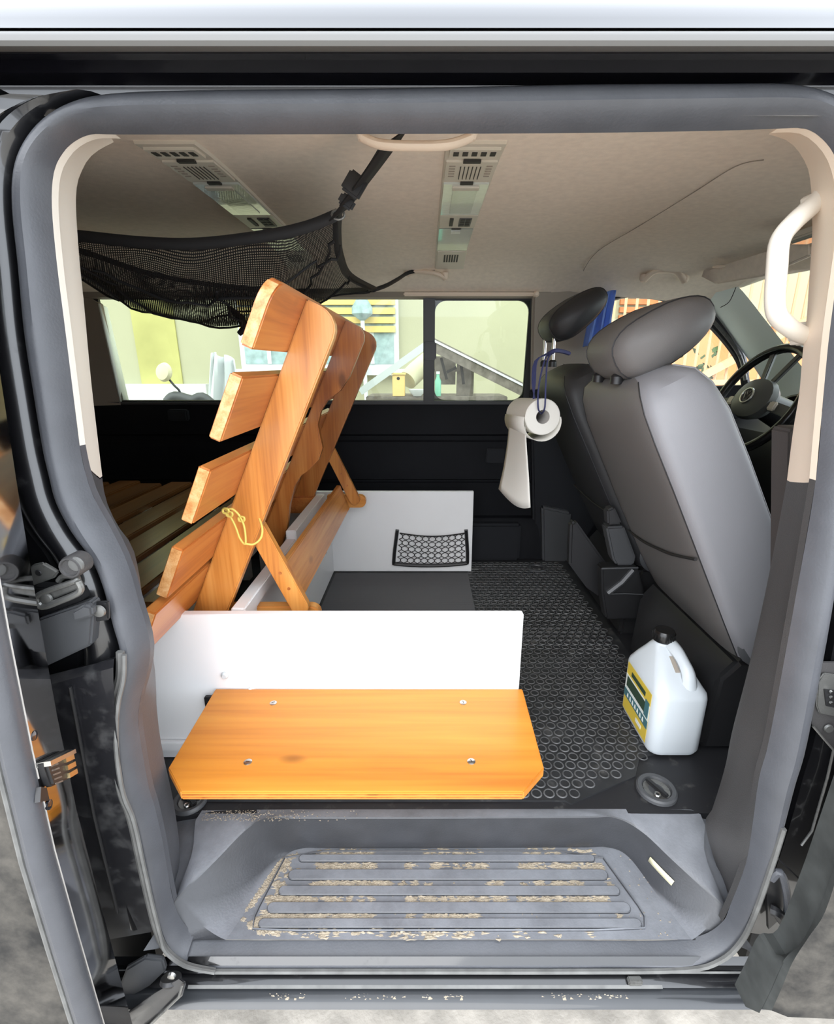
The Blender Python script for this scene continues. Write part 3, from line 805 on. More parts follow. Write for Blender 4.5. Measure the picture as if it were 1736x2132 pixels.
# dashboard
db = MB().loft([[V((x, y, z)) for x, z in ((1.34, .30), (1.30, .55), (1.34, .64), (1.44, .69), (1.62, .71), (1.75, .70))] for y in (.74, 1.1, 1.5, 1.9, 2.22)]).build('trim_11', 'plastic_dark')
struct(db, 'black dashboard across the front of the cab', 'dashboard')
MB().bb(1.72, 1.76, .62, 2.32, -.05, .74).build('wall_bulkhead', 'plastic_dark'); struct(bpy.data.objects['wall_bulkhead'], 'dark bulkhead below the windscreen', 'wall')
# instrument binnacle
bn = MB().loft([[V((1.30 + .02 * math.sin(a), 1.72 + .19 * math.cos(a), .70 + .10 * max(0, math.sin(a)))) for a in [math.pi * k / 12 for k in range(13)]], [V((1.42, 1.72 + .17 * math.cos(a), .71 + .08 * max(0, math.sin(a)))) for a in [math.pi * k / 12 for k in range(13)]]], cap=False)
bn.build('instrument_hood', 'plastic_dark', db, solid=.01)

# ================================================================== THINGS
# ---- white bench box: two side boards and a front board
YB = .945; BH = .385; YF = 2.035; BX = .212
def board_outline(y, x0, x1, z0, z1):
    return [V((x0, y, z0)), V((x1, y, z0)), V((x1, y, z1)), V((x0, y, z1))]
bb_ = thing('side_board', 'white low board standing across the floor behind the wooden shelf', 'board', (-.2, YB + .009, 0))
MB().bb(-.74, BX, YB, YB + .018, .006, BH).build('panel', 'white_board', bb_, bevel=.002, bseg=1)
for px, py in ((469, 1405), (523, 1437)):
    c = at_y(px, py, YB)
    MB().lathe(c, [(.0085, 0), (.0085, -.004), (.005, -.008)], 14, (0, 1, 0)).build('bolt_cap', 'white_paint', bb_)
lf = at_y(331, 1540, YB)
MB().bb(-.74, lf.x + .10, YB - .012, YB - .0005, .035, .06).build('foot_rail', 'white_board', bb_, bevel=.003)
c = at_y(437, 1455, YB)
MB().bb(c.x - .008, c.x + .012, YB - .012, YB - .0005, c.z - .025, c.z + .012).build('hinge', 'plastic_dark', bb_, bevel=.002)
fb = thing('side_board', 'white board with a net pocket standing against the far wall', 'board', (-.2, YF + .009, 0))
MB().bb(-.74, BX - .004, YF, YF + .018, .006, BH - .008).build('panel', 'white_board', fb, bevel=.002, bseg=1)
MB().bb(BX - .003, BX + .028, YF + .004, YF + .012, .012, .018).build('floor_bolt', 'steel_dull', fb)
xb = thing('front_board', 'white board on edge under the leaning wooden backrest', 'board', (-.42, 1.5, 0))
MB().bb(-.428, -.41, YB + .02, YF - .001, .006, .343).build('panel', 'white_board', xb, bevel=.002, bseg=1)
MB().bb(-.434, -.402, .985, 1.44, .344, .378).build('ledge', 'white_board', xb, bevel=.003)
MB().bb(-.434, -.402, 1.441, 1.90, .344, .404).build('ledge_block', 'white_board', xb, bevel=.003)
c = at_y(690, 1150, 1.9)
MB().bb(-.4095, -.406, 1.86, 1.90, .18, .20).build('hinge', 'steel_dull', xb)
MB().bb(-.4095, -.406, 1.87, 1.89, .155, .165).build('hinge', 'steel_dull', xb)

# ---- wooden shelf folded over the step
SZ = .20
sh = thing('step_shelf', 'varnished plywood shelf with cut corners above the entry step', 'shelf', (-.12, YB, SZ - .018))
def shp(x, y): return V((x, y, SZ - .018))
SP = [(-.472, YB - .003), (-.465, .715), (-.418, .664), (.168, .664), (.215, .715), (.219, YB - .003)]
brd = MB().prism([shp(*p) for p in SP], (0, 0, .018)).build('board', 'plywood', sh, bevel=.002, bseg=2)
# veneer lines of the plywood edge
for z in (.006, .012):
    MB().beam(V((-.416, .6632, SZ - .018 + z)), V((.166, .6632, SZ - .018 + z)), .0012, .0015).build('ply_line', 'wood_red_y', brd)
for px, py in ((569, 1464), (964, 1463), (516, 1587), (981, 1586)):
    c = at_z(px, py, SZ)
    sc_ = MB().lathe(c, [(.0075, -.001), (.0075, .0012), (.005, .0024)], 14).build('screw', 'steel', sh)
    MB().box(c + V((0, 0, .0025)), (.007, .0012, .0004), Matrix.Rotation(random.random() * 3, 3, 'Z')).build('screw_slot', 'seam', sc_)
for x in (-.34, .08):
    MB().prism([V((x, YB - .002, SZ - .019)), V((x, YB - .20, SZ - .019)), V((x, YB - .20, SZ - .026)), V((x, YB - .01, SZ - .13)), V((x, YB - .002, SZ - .13))], (.014, 0, 0)).build('bracket', 'plastic_dark', sh)

# ---- leaning slatted backrest
LA = math.radians(24.9); E = V((math.sin(LA), 0, math.cos(LA))); NF = V((math.cos(LA), 0, -math.sin(LA)))
O0 = V((-.523, 0, .385))
def bk(s, n, y): return O0 + E * s + NF * n + V((0, y, 0))
Y0, Y1 = .82, 1.965
br_ = thing('slatted_backrest', 'orange varnished slatted wooden backrest leaning over the bench box', 'backrest', (-.5, 1.4, .385))
TH = .022
slats = [(.591, .705, Y0), (.428, .545, Y0), (.268, .376, Y0), (.109, .215, Y0), (-.012, .094, Y0 - .03)]
for i, (s0, s1, yn) in enumerate(slats):
    mb = MB()
    pts = [(s0, yn), (s0, Y1)]
    if i == 0:
        R_ = .045
        pts += [(s1 - R_ + R_ * math.sin(a), Y1 - R_ + R_ * math.cos(a)) for a in [math.pi / 2 * k / 6 for k in range(7)]]
        pts += [(s1 - R_ + R_ * math.cos(a), yn + R_ - R_ * math.sin(a)) for a in [math.pi / 2 * k / 6 for k in range(7)]]
    else: pts += [(s1, Y1), (s1, yn)]
    mb.prism([bk(s, 0, y) for s, y in pts], NF * -TH)
    sl = mb.build('slat', 'wood_red_y', br_, bevel=.003)
    # pale end grain at the near end
    if i == 0:
        ep = [(s0 + .003, yn)] + [(s1 - R_ + R_ * math.cos(a), yn + R_ - R_ * math.sin(a)) for a in [math.pi / 2 * (1 - k / 6) for k in range(5)]]
        rows = [[bk(s, -.002, y - .0006) for s, y in ep], [bk(s, -TH + .002, y - .0006) for s, y in ep]]
        rows2 = [[bk(s, -.002, y + .002) for s, y in ep], [bk(s, -TH + .002, y + .002) for s, y in ep]]
        MB().loft([rows[0], rows[1], rows2[1], rows2[0]], closed_v=True).build('end_grain', 'wood_end', sl)
    else:
        MB().prism([bk(s0 + .003, -.002, yn - .0008), bk(s1 - .003, -.002, yn - .0008), bk(s1 - .003, -TH + .002, yn - .0008), bk(s0 + .003, -TH + .002, yn - .0008)], (0, .002, 0)).build('end_grain', 'wood_end', sl)
def rib(prof, y, th, bev=.003, mt='wood_rib'):
    return MB().prism([bk(s, n, y) for s, n in prof], (0, th, 0)).build('rib', mt, br_, bevel=bev)
# grain along the ribs' length (they lie along E in the xz plane)
MATS['wood_rib'] = MATS['wood_z']
def rnd(cx, cy, r, a0, a1, n=5): return [(cx + r * math.cos(lerp(a0, a1, k / n)), cy + r * math.sin(lerp(a0, a1, k / n))) for k in range(n + 1)]
HP = math.pi / 2
straight = [(-.06, .0005), (-.06, .074)] + [(.70 - .045 + .045 * math.sin(a), .074 - .045 + .045 * math.cos(a)) for a in [HP * k / 5 for k in range(6)]] + [(.70, .0005)]
rib(straight, 1.02, .03)
curvy = [(.70, .0005), (.70, .045), (.69, .062), (.67, .070), (.56, .070), (.51, .060), (.47, .036), (.43, .030), (.39, .036), (.36, .055), (.33, .075), (.29, .078), (.25, .064), (.22, .046), (.18, .040), (.12, .046), (.04, .066), (-.02, .072), (-.06, .066), (-.075, .045), (-.07, .02), (-.05, .004), (-.02, .0005)]
rib(curvy, 1.50, .028, mt='wood_dark_z')
strt2 = [(-.0, .0005), (-.0, .07)] + straight[2:]
rib(strt2, 1.86, .028, mt='wood_dark_z')
# struts, their cross rail and the feet they stand on
def strut(p, q, y, th, r=.021):
    a, b_ = V((p[0], y, p[1])), V((q[0], y, q[1])); d = (b_ - a).normalized(); nn = V((-d.z, 0, d.x))
    pts = []
    for k in range(7):
        an = math.pi * k / 6; pts.append(a + nn * r * math.cos(an) - d * r * math.sin(an))
    for k in range(7):
        an = math.pi * k / 6; pts.append(b_ - nn * r * math.cos(an) + d * r * math.sin(an))
    o = MB().prism(pts, (0, th, 0)).build('strut', 'wood_z', br_, bevel=.002)
    for t in (.55, .75):
        c = lerp(a, b_, t)
        MB().lathe(c, [(.004, 0), (.0035, -.0015)], 8, (0, 1, 0)).build('peg', 'wood_red_y', o)
    return o
sn0 = at_y(532, 1100, 1.055); sn1 = at_y(624, 1264, 1.055)
strut((sn0.x, sn0.z), (sn1.x, sn1.z), 1.052, .022)
sf0 = at_y(676, 918, 1.9); sf1 = at_y(738, 1040, 1.9)
strut((sf0.x, sf0.z), (sf1.x, sf1.z), 1.895, .022)
ra = at_y(598, 1192, 1.07); rz0 = at_y(628, 1225, 1.07)
MB().prism([V((-.318, 1.08, .345)), V((-.302, 1.08, .345)), V((-.336, 1.08, .44)), V((-.352, 1.08, .44))], (0, .81, 0)).build('cross_rail', 'wood_y', br_, bevel=.002)
def foot(xa, xb, y, z0, z1, th):
    r = (z1 - z0) / 2; zc = (z0 + z1) / 2
    pts = [V((xa, y, z0))] + [V((xb - r + r * math.cos(a), y, zc + r * math.sin(a))) for a in [-HP + math.pi * k / 8 for k in range(9)]] + [V((xa, y, z1))]
    return MB().prism(pts, (0, th, 0)).build('foot', 'wood_x', br_, bevel=.003)
f0 = at_y(680, 1060, 1.9); f1 = at_y(760, 1034, 1.9)
foot(f0.x, f1.x, 1.918, f0.z, f1.z, .03)
g0 = at_y(455, 1290, 1.08); g1 = at_y(665, 1262, 1.08)
foot(g0.x, g1.x, 1.076, g1.z - .045, g1.z, .03)
# dark red spacer block under the far rib
MB().bb(at_y(600, 1050, 1.86).x, at_y(655, 1050, 1.86).x, 1.84, 1.90, rowz(1066, 1.86), rowz(1034, 1.86)).build('block', 'wood_red_y', br_, bevel=.003)

# ---- bed deck slats behind the backrest
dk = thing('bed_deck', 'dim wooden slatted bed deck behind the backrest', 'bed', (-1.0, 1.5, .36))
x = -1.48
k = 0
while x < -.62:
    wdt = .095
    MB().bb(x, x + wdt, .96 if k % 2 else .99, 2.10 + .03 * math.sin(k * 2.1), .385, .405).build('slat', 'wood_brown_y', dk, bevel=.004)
    x += wdt + (.026 if k != 3 else .035); k += 1
MB().bb(-1.5, -.55, 1.08, 1.13, .34, .384).build('cross_beam', 'white_board', dk)
MB().bb(-1.5, -.55, 1.72, 1.77, .34, .384).build('cross_beam', 'white_board', dk)
MB().bb(-1.5, -.60, 1.14, 1.70, .26, .275).build('under_tray', 'white_board', dk)
for xx in (-1.5, -.80):
    for yy in (1.0, 1.95): MB().bb(xx, xx + .04, yy, yy + .04, .002, .384).build('leg', 'white_board', dk)

# ---- yellow cord tied round rib and strut
p1 = at_y(480, 1064, .99); p2 = at_y(540, 1085, .99)
def P_(px, py, y): return at_y(px, py, y)
c1 = crom([P_(470, 1062, .985), P_(484, 1060, .98), P_(500, 1076, .98), P_(509, 1100, .98), P_(511, 1132, .98), P_(500, 1122, .985), P_(490, 1096, .985), P_(478, 1074, .985), P_(466, 1068, .985)], 6)
c2 = crom([P_(511, 1132, .98), P_(528, 1133, .985), P_(543, 1120, .99), P_(546, 1100, 1.0), P_(540, 1080, 1.02)], 6)
cdr = thing('yellow_cord', 'thin yellow cord looped round the near rib of the backrest', 'cord', P_(500, 1100, .98))
MB().tube(c1, .0022, 6).build('loop', 'cord_yellow', cdr)
MB().tube(c2, .0022, 6).build('tail', 'cord_yellow', cdr)
for px, py in ((470, 1063), (478, 1070), (503, 1080)):
    MB().tube(crom([P_(px - 5, py - 4, .982), P_(px + 5, py - 3, .976), P_(px + 4, py + 5, .98), P_(px - 5, py + 4, .982)], 3, True), .0025, 5, closed=True).build('knot', 'cord_yellow', cdr)

# ---- net pocket on the far board
np_ = thing('net_pocket', 'black framed elastic net pocket fixed to the far white board', 'net pocket', at_y(897, 1178, YF))
YN = YF - .006
fpx = [(827, 1103), (820, 1165), (828, 1174), (897, 1177), (964, 1173), (973, 1163), (970, 1103)]
MB().tube(crom([at_y(px, py, YN) for px, py in fpx], 4), .0135, 8, ell=(1, .6)).build('pocket_frame', 'plastic_dark', np_)
nn_ = MB()
def npnt(u, v):   # u across, v up
    l = lerp(at_y(826, 1172, YN - .006), at_y(832, 1110, YN - .004), v); r = lerp(at_y(968, 1172, YN - .006), at_y(968, 1110, YN - .004), v)
    p = lerp(l, r, u); p.y -= .02 * math.sin(math.pi * u) * (.3 + .7 * v); p.z -= .008 * math.sin(math.pi * u) * v; return p
nx, ny = 10, 5
for d in (0, 1):
    for k in range(-ny, nx + 1):
        pts = []
        for j in range(0, ny * 4 + 1):
            v = j / (ny * 4); u = (k + (v * ny if d == 0 else ny - v * ny)) / nx
            u += .018 * math.sin(v * ny * 2 * math.pi) * (1 if d == 0 else -1)
            if -0.001 <= u <= 1.001: pts.append(npnt(u, v))
        if len(pts) > 1: nn_.tube(pts, .0017, 5)
nn_.tube([npnt(k / 16, 1.0) for k in range(17)], .0028, 6)
nn_.build('netting', 'strap_black', np_)
for px, py in ((827, 1110), (971, 1110), (822, 1160), (970, 1160), (897, 1177)):
    MB().lathe(at_y(px, py, YN - .007), [(.003, 0), (.002, -.002)], 8, (0, 1, 0)).build('screw', 'steel_dull', np_)

# ---- ceiling consoles (lamp and vent strips)
def console(xc, label, detail=True):
    ya, yb = 1.02, 2.04
    t = thing('ceiling_console', label, 'ceiling lamp', (xc, 1.5, ceil_z(1.5)), 'lamp and vent strips on the headliner')
    def cz(y, d): return ceil_z(y, xc) - d
    W2 = .056
    n = 14; yy = [lerp(ya, yb, k / n) for k in range(n + 1)]
    # outer frame
    fr = MB().loft([[V((xc - W2, y, cz(y, -.004))), V((xc - W2 + .003, y, cz(y, .006))), V((xc + W2 - .003, y, cz(y, .006))), V((xc + W2, y, cz(y, -.004)))] for y in yy], cap=True)
    fr.build('frame', 'console_white', t)
    def pad(y0, y1, w_, h0, h1, mt, nm, x_=0.0, bev=.002, par=None):
        m2 = 4; q = [lerp(y0, y1, k / m2) for k in range(m2 + 1)]
        mb = MB().loft([[V((xc + x_ - w_, y, cz(y, h0))), V((xc + x_ - w_, y, cz(y, h1))), V((xc + x_ + w_, y, cz(y, h1))), V((xc + x_ + w_, y, cz(y, h0)))] for y in q], closed_u=True, cap=True)
        return mb.build(nm, mt, par or t)
    # near vent with slots
    v1 = pad(1.035, 1.085, .046, .005, .011, 'console_white', 'vent')
    for i in range(5):
        pad(1.047, 1.068, .005, .0112, .0122, 'console_slot', 'vent_slot', -.034 + i * .017, par=v1)
    lv = pad(1.11, 1.225, .05, .005, .010, 'console_white', 'louvre')
    for i in range(6): pad(1.135, 1.21, .0009, .0102, .0112, 'console_slot', 'louvre_slot', -.02 + i * .008, par=lv)
    for i in range(5):
        pad(1.13 + i * .015, 1.134 + i * .015, .006, .0102, .0112, 'trim_taupe', 'grille_dot', -.037, par=lv)
        pad(1.13 + i * .015, 1.134 + i * .015, .006, .0102, .0112, 'trim_taupe', 'grille_dot', .037, par=lv)
    pad(1.100, 1.112, .017, .008, .012, 'console_slot', 'finger_slot')
    pad(1.232, 1.245, .014, .008, .012, 'console_slot', 'finger_slot')
    ln = pad(1.245, 1.48, .050, .005, .010, 'lens_clear', 'lamp_lens')
    pad(1.275, 1.46, .028, .0102, .012, 'lens', 'reflector', par=ln)
    pad(1.258, 1.275, .03, .0102, .014, 'console_white', 'lens_bar', par=ln)
    pl_ = pad(1.487, 1.61, .05, .005, .010, 'console_white', 'switch_plate')
    pad(1.51, 1.585, .017, .0102, .0125, 'plastic_grey', 'switch', .02, par=pl_)
    for i in range(2):
        for j_ in range(3): pad(1.514 + j_ * .024, 1.530 + j_ * .024, .006, .0127, .0137, 'console_slot', 'switch_key', .012 + .015 * i, par=pl_)
    pad(1.51, 1.58, .005, .0102, .013, 'console_slot', 'dimmer', -.018, par=pl_)
    pad(1.61, 1.622, .014, .008, .012, 'console_slot', 'finger_slot')
    pad(1.622, 1.86, .050, .005, .010, 'lens', 'lamp_lens')
    pad(1.635, 1.66, .014, .0102, .0135, 'lens_clear', 'bulb')
    v2 = pad(1.875, 2.0, .048, .005, .010, 'console_white', 'vent')
    for i in range(6): pad(1.905, 1.97, .0028, .0102, .0112, 'console_slot', 'vent_slot', -.022 + i * .009, par=v2)
    return t
console(.091, 'pale lamp and vent strip on the headliner right of the strap')
console(-.462, 'pale lamp and vent strip partly hidden above the black net')

# ---- ceiling grab handles
def ceiling_handle(pts, r, label):
    t = thing('grab_handle', label, 'handle', pts[0], 'grab handles along the roof edge')
    MB().tube(crom(pts, 5), r, 10, ell=(1, .75)).build('grip', 'trim_beige', t)
    for p in (pts[0], pts[-1]):
        MB().tube([p + V((0, 0, .02)), p + V((0, 0, .005)), p + V((0, 0, -.004))], [r * 1.15, r * 1.2, r * .8], 10).build('end_mount', 'trim_beige', t)
    return t
def hp(px, py, y): return at_y(px, py, y)
ceiling_handle([hp(755, 286, .86), hp(790, 300, .855), hp(850, 304, .85), hp(930, 302, .85), hp(980, 286, .86)], .009, 'cream grab handle at the near roof edge holding the net strap')
ceiling_handle([hp(848, 572, 2.08), hp(862, 566, 2.07), hp(890, 567, 2.06), hp(912, 571, 2.06), hp(926, 580, 2.07)], .012, 'cream grab handle above the far sliding window')
ceiling_handle([hp(1340, 584, 2.06), hp(1360, 566, 2.04), hp(1385, 562, 2.04), hp(1410, 566, 2.04), hp(1424, 586, 2.06)], .014, "cream grab handle above the driver's seat")
# white grab handle on the near front pillar
gh = thing('grab_handle', 'large white grab handle on the pillar right of the opening', 'handle', hp(1700, 710, .80))
MB().tube(crom([hp(1716, 398, .81), hp(1695, 425, .80), hp(1655, 460, .785), hp(1624, 500, .775), hp(1617, 560, .77), hp(1613, 630, .77), hp(1622, 662, .775), hp(1655, 690, .785), hp(1688, 703, .80)], 5),
          [.0125 + .001 * (1 - abs(k - 20) / 20) for k in range(41)], 12, ell=(1.0, 1.0)).build('grip', 'trim_white', gh)
MB().prism([hp(1684, 668, .80), hp(1706, 668, .80), hp(1704, 716, .80), hp(1690, 720, .80), hp(1676, 712, .80)], (0, .045, 0)).build('end_mount', 'trim_white', gh, bevel=.006)
MB().prism([hp(1700, 405, .80), hp(1722, 385, .80), hp(1724, 420, .80), hp(1716, 445, .80), hp(1698, 452, .80)], (0, .045, 0)).build('end_mount', 'trim_white', gh, bevel=.006)

# ---- black storage net hung under the roof
nt_ = thing('storage_net', 'black mesh storage net slung under the headliner by straps', 'net', (-.45, 1.45, 1.0))
near_e = crom([hp(40, 480, 1.12), hp(160, 491, 1.11), hp(300, 505, 1.10), hp(420, 507, 1.09), hp(560, 490, 1.07), hp(640, 472, 1.06), hp(700, 448, 1.05)], 6)
far_e = crom([hp(40, 492, 1.45), hp(160, 520, 1.55), hp(300, 566, 1.72), hp(420, 590, 1.80), hp(560, 604, 1.85), hp(680, 606, 1.82), hp(780, 603, 1.80)], 6)
rt_e = crom([hp(703, 446, 1.05), hp(702, 490, 1.18), hp(708, 535, 1.35), hp(728, 575, 1.55), hp(780, 603, 1.80)], 6)
NU = len(near_e); NV = 25
net = MB(); net.uv = []
rows = []
for i in range(NU):
    u = i / (NU - 1); row = []
    for k in range(NV):
        v = k / (NV - 1)
        p = lerp(near_e[i], far_e[i], v)
        # pull last columns to the right edge band
        w_ = max(0, (u - .75) / .25) ** 2
        q = rt_e[min(len(rt_e) - 1, int(v * (len(rt_e) - 1)))]
        p = lerp(p, q, w_)
        sag = .125 * math.sin(math.pi * v) ** .8 * math.sin(math.pi * min(1, .04 + u * .96)) ** 1.0 * 1.12
        p = p + V((0, 0, -sag + .006 * math.sin(u * 23 + v * 9)))
        row.append(p); net.uv.append((u * 1.2, v))
    rows.append(row)
net.loft(rows); net.build('mesh_bag', 'netting', nt_)
def band(path, w_, nm, dirn=(0, 0, 1)):
    d = V(dirn) * w_ / 2
    return MB().loft([[p - d, p + d] for p in path]).build(nm, 'strap_black', nt_, solid=.002)
band(near_e, .022, 'edge_band'); band(far_e, .016, 'edge_band')
band(rt_e, .022, 'edge_band', (.8, 0, .6))
# draw cords wandering over the net
def on_net(u, v): return rows[min(NU - 1, int(u * (NU - 1)))][min(NV - 1, int(v * (NV - 1)))] + V((0, 0, -.004))
cords = [[(.05, .02), (.3, .35), (.55, .55), (.8, .6), (1, .7)], [(.05, .1), (.35, .6), (.6, .8), (.85, .85), (1, .95)], [(.2, .2), (.5, .25), (.8, .18), (1, .3)], [(.55, .2), (.6, .45), (.62, .6), (.66, .85)], [(.62, .6), (.75, .4), (.95, .1)], [(.05, .3), (.4, .9), (.7, 1), (.98, 1)]]
for q in cords:
    path = []
    for (u0, v0), (u1, v1) in zip(q, q[1:]):
        for k in range(10): path.append(on_net(lerp(u0, u1, k / 10), lerp(v0, v1, k / 10)))
    MB().tube(path, .003, 5).build('draw_cord', 'strap_black', nt_)
kn = on_net(.6, .5)
MB().tube([kn + V((-.03, 0, .05)), kn + V((0, 0, .02)), kn + V((.01, 0, -.005)), kn + V((-.01, 0, -.02))], [.006, .012, .013, .007], 7).build('knot', 'strap_black', nt_)
# hanging strap with buckle to the near handle, thin strap to the far one
sp_ = [hp(822, 286, .865), hp(800, 320, .90), hp(770, 362, .94), hp(735, 408, .99), hp(706, 446, 1.05)]
band(crom(sp_, 5), .046, 'hanging_strap', (.85, 0, .5))
sp2 = [p + V((-.012, .01, -.004)) for p in sp_[:4]]
band(crom(sp2, 5), .034, 'strap_tail', (.85, 0, .5))
bc = hp(738, 385, .965)
MB().box(bc, (.036, .012, .036), Matrix.Rotation(math.radians(35), 3, 'Y')).build('buckle', 'plastic_dark', nt_, bevel=.004)
MB().box(hp(722, 420, 1.0), (.03, .010, .02), Matrix.Rotation(math.radians(35), 3, 'Y')).build('buckle', 'plastic_dark', nt_, bevel=.004)
MB().tube([hp(704, 447, 1.05) + V((.012 * math.cos(a), 0, .008 * math.sin(a))) for a in [k * math.pi / 6 for k in range(12)]], .0025, 6, closed=True).build('ring', 'steel_dull', nt_)
band(crom([hp(780, 603, 1.80), hp(805, 594, 1.86), hp(830, 580, 1.96), hp(850, 568, 2.05), hp(880, 562, 2.06), hp(905, 563, 2.06)], 4), .014, 'hanging_strap')

# ================================================================== seats
def superell(a, b_, n, seg=28):
    out = []
    for k in range(seg):
        t = 2 * math.pi * k / seg; c, s = math.cos(t), math.sin(t)
        out.append((a * math.copysign(abs(c) ** (2 / n), c), b_ * math.copysign(abs(s) ** (2 / n), s)))
    return out
def seat(name, label, yc, hz, hx, hang, hs, cloth, side, dark, post, sx=0.0, wk=1.0):
    """yc: centre across the van; headrest at hx,hz with tilt hang"""
    t = thing(name, label, 'car seat', (.85, yc, 0), 'seats of the cab')
    SL = math.radians(27.5); e = V((-math.sin(SL), 0, math.cos(SL))); n = V((-math.cos(SL), 0, -math.sin(SL)))   # n points to the rear
    base = V((.735 + sx, yc, .235))
    def at(s, b_, w_): return base + e * s + n * b_ + V((0, w_, 0))
    Lb = .685
    # upholstered shell: lofted sections up the back
    rows = []
    secs = [(0, .215, .075, 5), (.02, .228, .085, 6), (.12, .234, .088, 7), (.30, .236, .088, 7), (.46, .232, .086, 7), (.57, .224, .084, 7), (.63, .212, .078, 6), (.665, .195, .066, 5), (.682, .16, .045, 4), (.688, .06, .015, 3)]
    secs = [(a, b_ * wk, c_, d_) for a, b_, c_, d_ in secs]
    for s, w_, d, ex in secs:
        rows.append([at(s, -.088 + q[0] * 1.0 - 0 * s, q[1]) for q in [(dd, ww) for dd, ww in superell(d, w_, ex, 40)]])
    sh_ = MB().loft(rows, closed_u=True, cap=True)
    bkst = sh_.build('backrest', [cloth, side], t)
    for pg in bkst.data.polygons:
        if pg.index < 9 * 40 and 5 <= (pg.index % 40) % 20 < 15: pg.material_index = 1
    # side faces take a lighter colour; door light painted in on the near seat
    for sgn in (-1, 1):
        # piping along both edges of the side faces
        MB().tube([at(s, -.088 - d * .5 ** (1 / ex), sgn * w_ * .5 ** (1 / ex)) for s, w_, d, ex in secs[:9]], .0025, 6).build('piping', 'stitch' if side == 'seat_cloth_lit' else side, bkst)
        MB().tube([at(s, -.088 + d * .5 ** (1 / ex), sgn * w_ * .5 ** (1 / ex)) for s, w_, d, ex in secs[:9]], .0016, 6).build('piping', 'seat_dark', bkst)
    # seam low on the rear face
    MB().tube(crom([at(.30, -.001, -.225), at(.26, .004, -.1), at(.235, .004, 0), at(.215, .004, .1), at(.20, -.001, .225)][::-1] if yc < 1.4 else [at(.22, -.001, -.22), at(.215, .004, 0), at(.22, -.001, .22)], 6), .0035, 6).build('seam', 'seam', bkst)
    # headrest
    hr = MB(); ca, sa = math.cos(hang), math.sin(hang)
    ax = V((sa, 0, ca)); bx = V((-ca, 0, sa))      # ax: up along headrest, bx: to the rear
    c = V((hx, yc, hz)); rr = []
    NSEC = 17
    for i in range(NSEC):
        u = -1 + 2 * i / (NSEC - 1); k = max(.02, (1 - abs(u) ** 4.5)) ** (1 / 2.6)
        ring = []
        for j in range(28):
            a = 2 * math.pi * j / 28; cc, ss = math.cos(a), math.sin(a)
            rx = hs[0] * math.copysign(abs(cc) ** .8, cc); rz = hs[1] * math.copysign(abs(ss) ** .8, ss)
            # tapered: thick at the bottom rear
            rx *= (1 - .18 * ss)
            ring.append(c + ax * (rz * (k if abs(u) > .0 else 1)) + bx * (rx * k) + V((0, u * hs[2], 0)))
        rr.append(ring)
    hr.loft(rr, closed_u=True, cap=True)
    hd_ = hr.build('headrest', cloth, t)
    for q in (3, NSEC - 4): MB().tube([p for p in rr[q]], .0022, 5, closed=True).build('piping', 'seat_dark', hd_)
    for yy in (-.06, .06):
        p = c + ax * (-hs[1] * .8) + V((0, yy, 0))
        MB().tube([p, p - V((.0, 0, post))], .006, 10).build('headrest_post', 'steel', t)
        MB().lathe(p - V((0, 0, post - .012)), [(.014, -.012), (.014, .004), (.008, .01)], 12).build('post_sleeve', 'plastic_dark', t)
    # cushion
    rows = []
    for x, w_, z0, z1 in ((.70, .20, .27, .36), (.74, .235, .25, .40), (.95, .245, .25, .40), (1.12, .24, .26, .41), (1.18, .225, .28, .40), (1.20, .18, .31, .37)):
        zc, h = (z0 + z1) / 2, (z1 - z0) / 2
        rows.append([V((x, yc + q[0], zc + q[1])) for q in superell(w_, h, 5, 32)])
    MB().loft(rows, closed_u=True, cap=True).build('cushion', dark, t)
    # pedestal
    MB().prism([V((.668, yc - .22, .0)), V((1.15, yc - .22, .0)), V((1.12, yc - .22, .25)), V((.72, yc - .22, .25)), V((.68, yc - .22, .20))], (0, .44, 0)).build('pedestal', 'plastic_dark', t, bevel=.012)
    # hinge cover at the backrest foot
    for sgn in (-1, 1):
        MB().lathe(V((.76, yc + sgn * .215, .30)), [(.055, 0), (.06, .015), (.05, .022)], 20, (0, sgn, 0)).build('hinge_cover', 'plastic_grey', t)
    return t, at
ps, pat = seat('cab_chair', 'near grey leatherette front seat with its backrest tilted to the rear', 1.195, .957, .508, math.radians(58), (.062, .118, .138), 'seat_cloth', 'seat_cloth_lit', 'seat_dark', .05, -.022, 1.06)
mat('seat_dark2', (.032, .032, .034), .55, bump=.1, bscale=500)
dsn, dat = seat('cab_chair', "darker driver's seat on the far side with its headrest pulled up", 1.72, 1.052, .478, math.radians(52), (.050, .104, .125), 'seat_dark', 'seat_dark2', 'seat_dark', .11, -.03)
# seat-belt buckle stalk and grey plastic covers beside the driver's seat
MB().prism([hp(1262, 1098, 1.46), hp(1300, 1096, 1.46), hp(1324, 1160, 1.46), hp(1320, 1178, 1.46), hp(1284, 1178, 1.46), hp(1276, 1165, 1.46)], (0, .05, 0)).build('side_cover', 'plastic_grey', dsn, bevel=.006)
MB().prism([hp(1264, 1062, 1.46), hp(1280, 1056, 1.46), hp(1296, 1092, 1.46), hp(1266, 1094, 1.46)], (0, .04, 0)).build('buckle_stalk', 'seat_dark2', dsn, bevel=.006)
MB().prism([hp(1252, 1182, 1.45), hp(1328, 1180, 1.45), hp(1342, 1236, 1.45), hp(1345, 1290, 1.45), hp(1262, 1290, 1.45), hp(1254, 1240, 1.45)], (0, .05, 0)).build('base_cover', 'plastic_dark', dsn, bevel=.006)
MB().tube([hp(1252, 1184, 1.445), hp(1290, 1183, 1.445), hp(1328, 1182, 1.445)], .003, 6).build('cover_edge', 'plastic_grey', dsn)
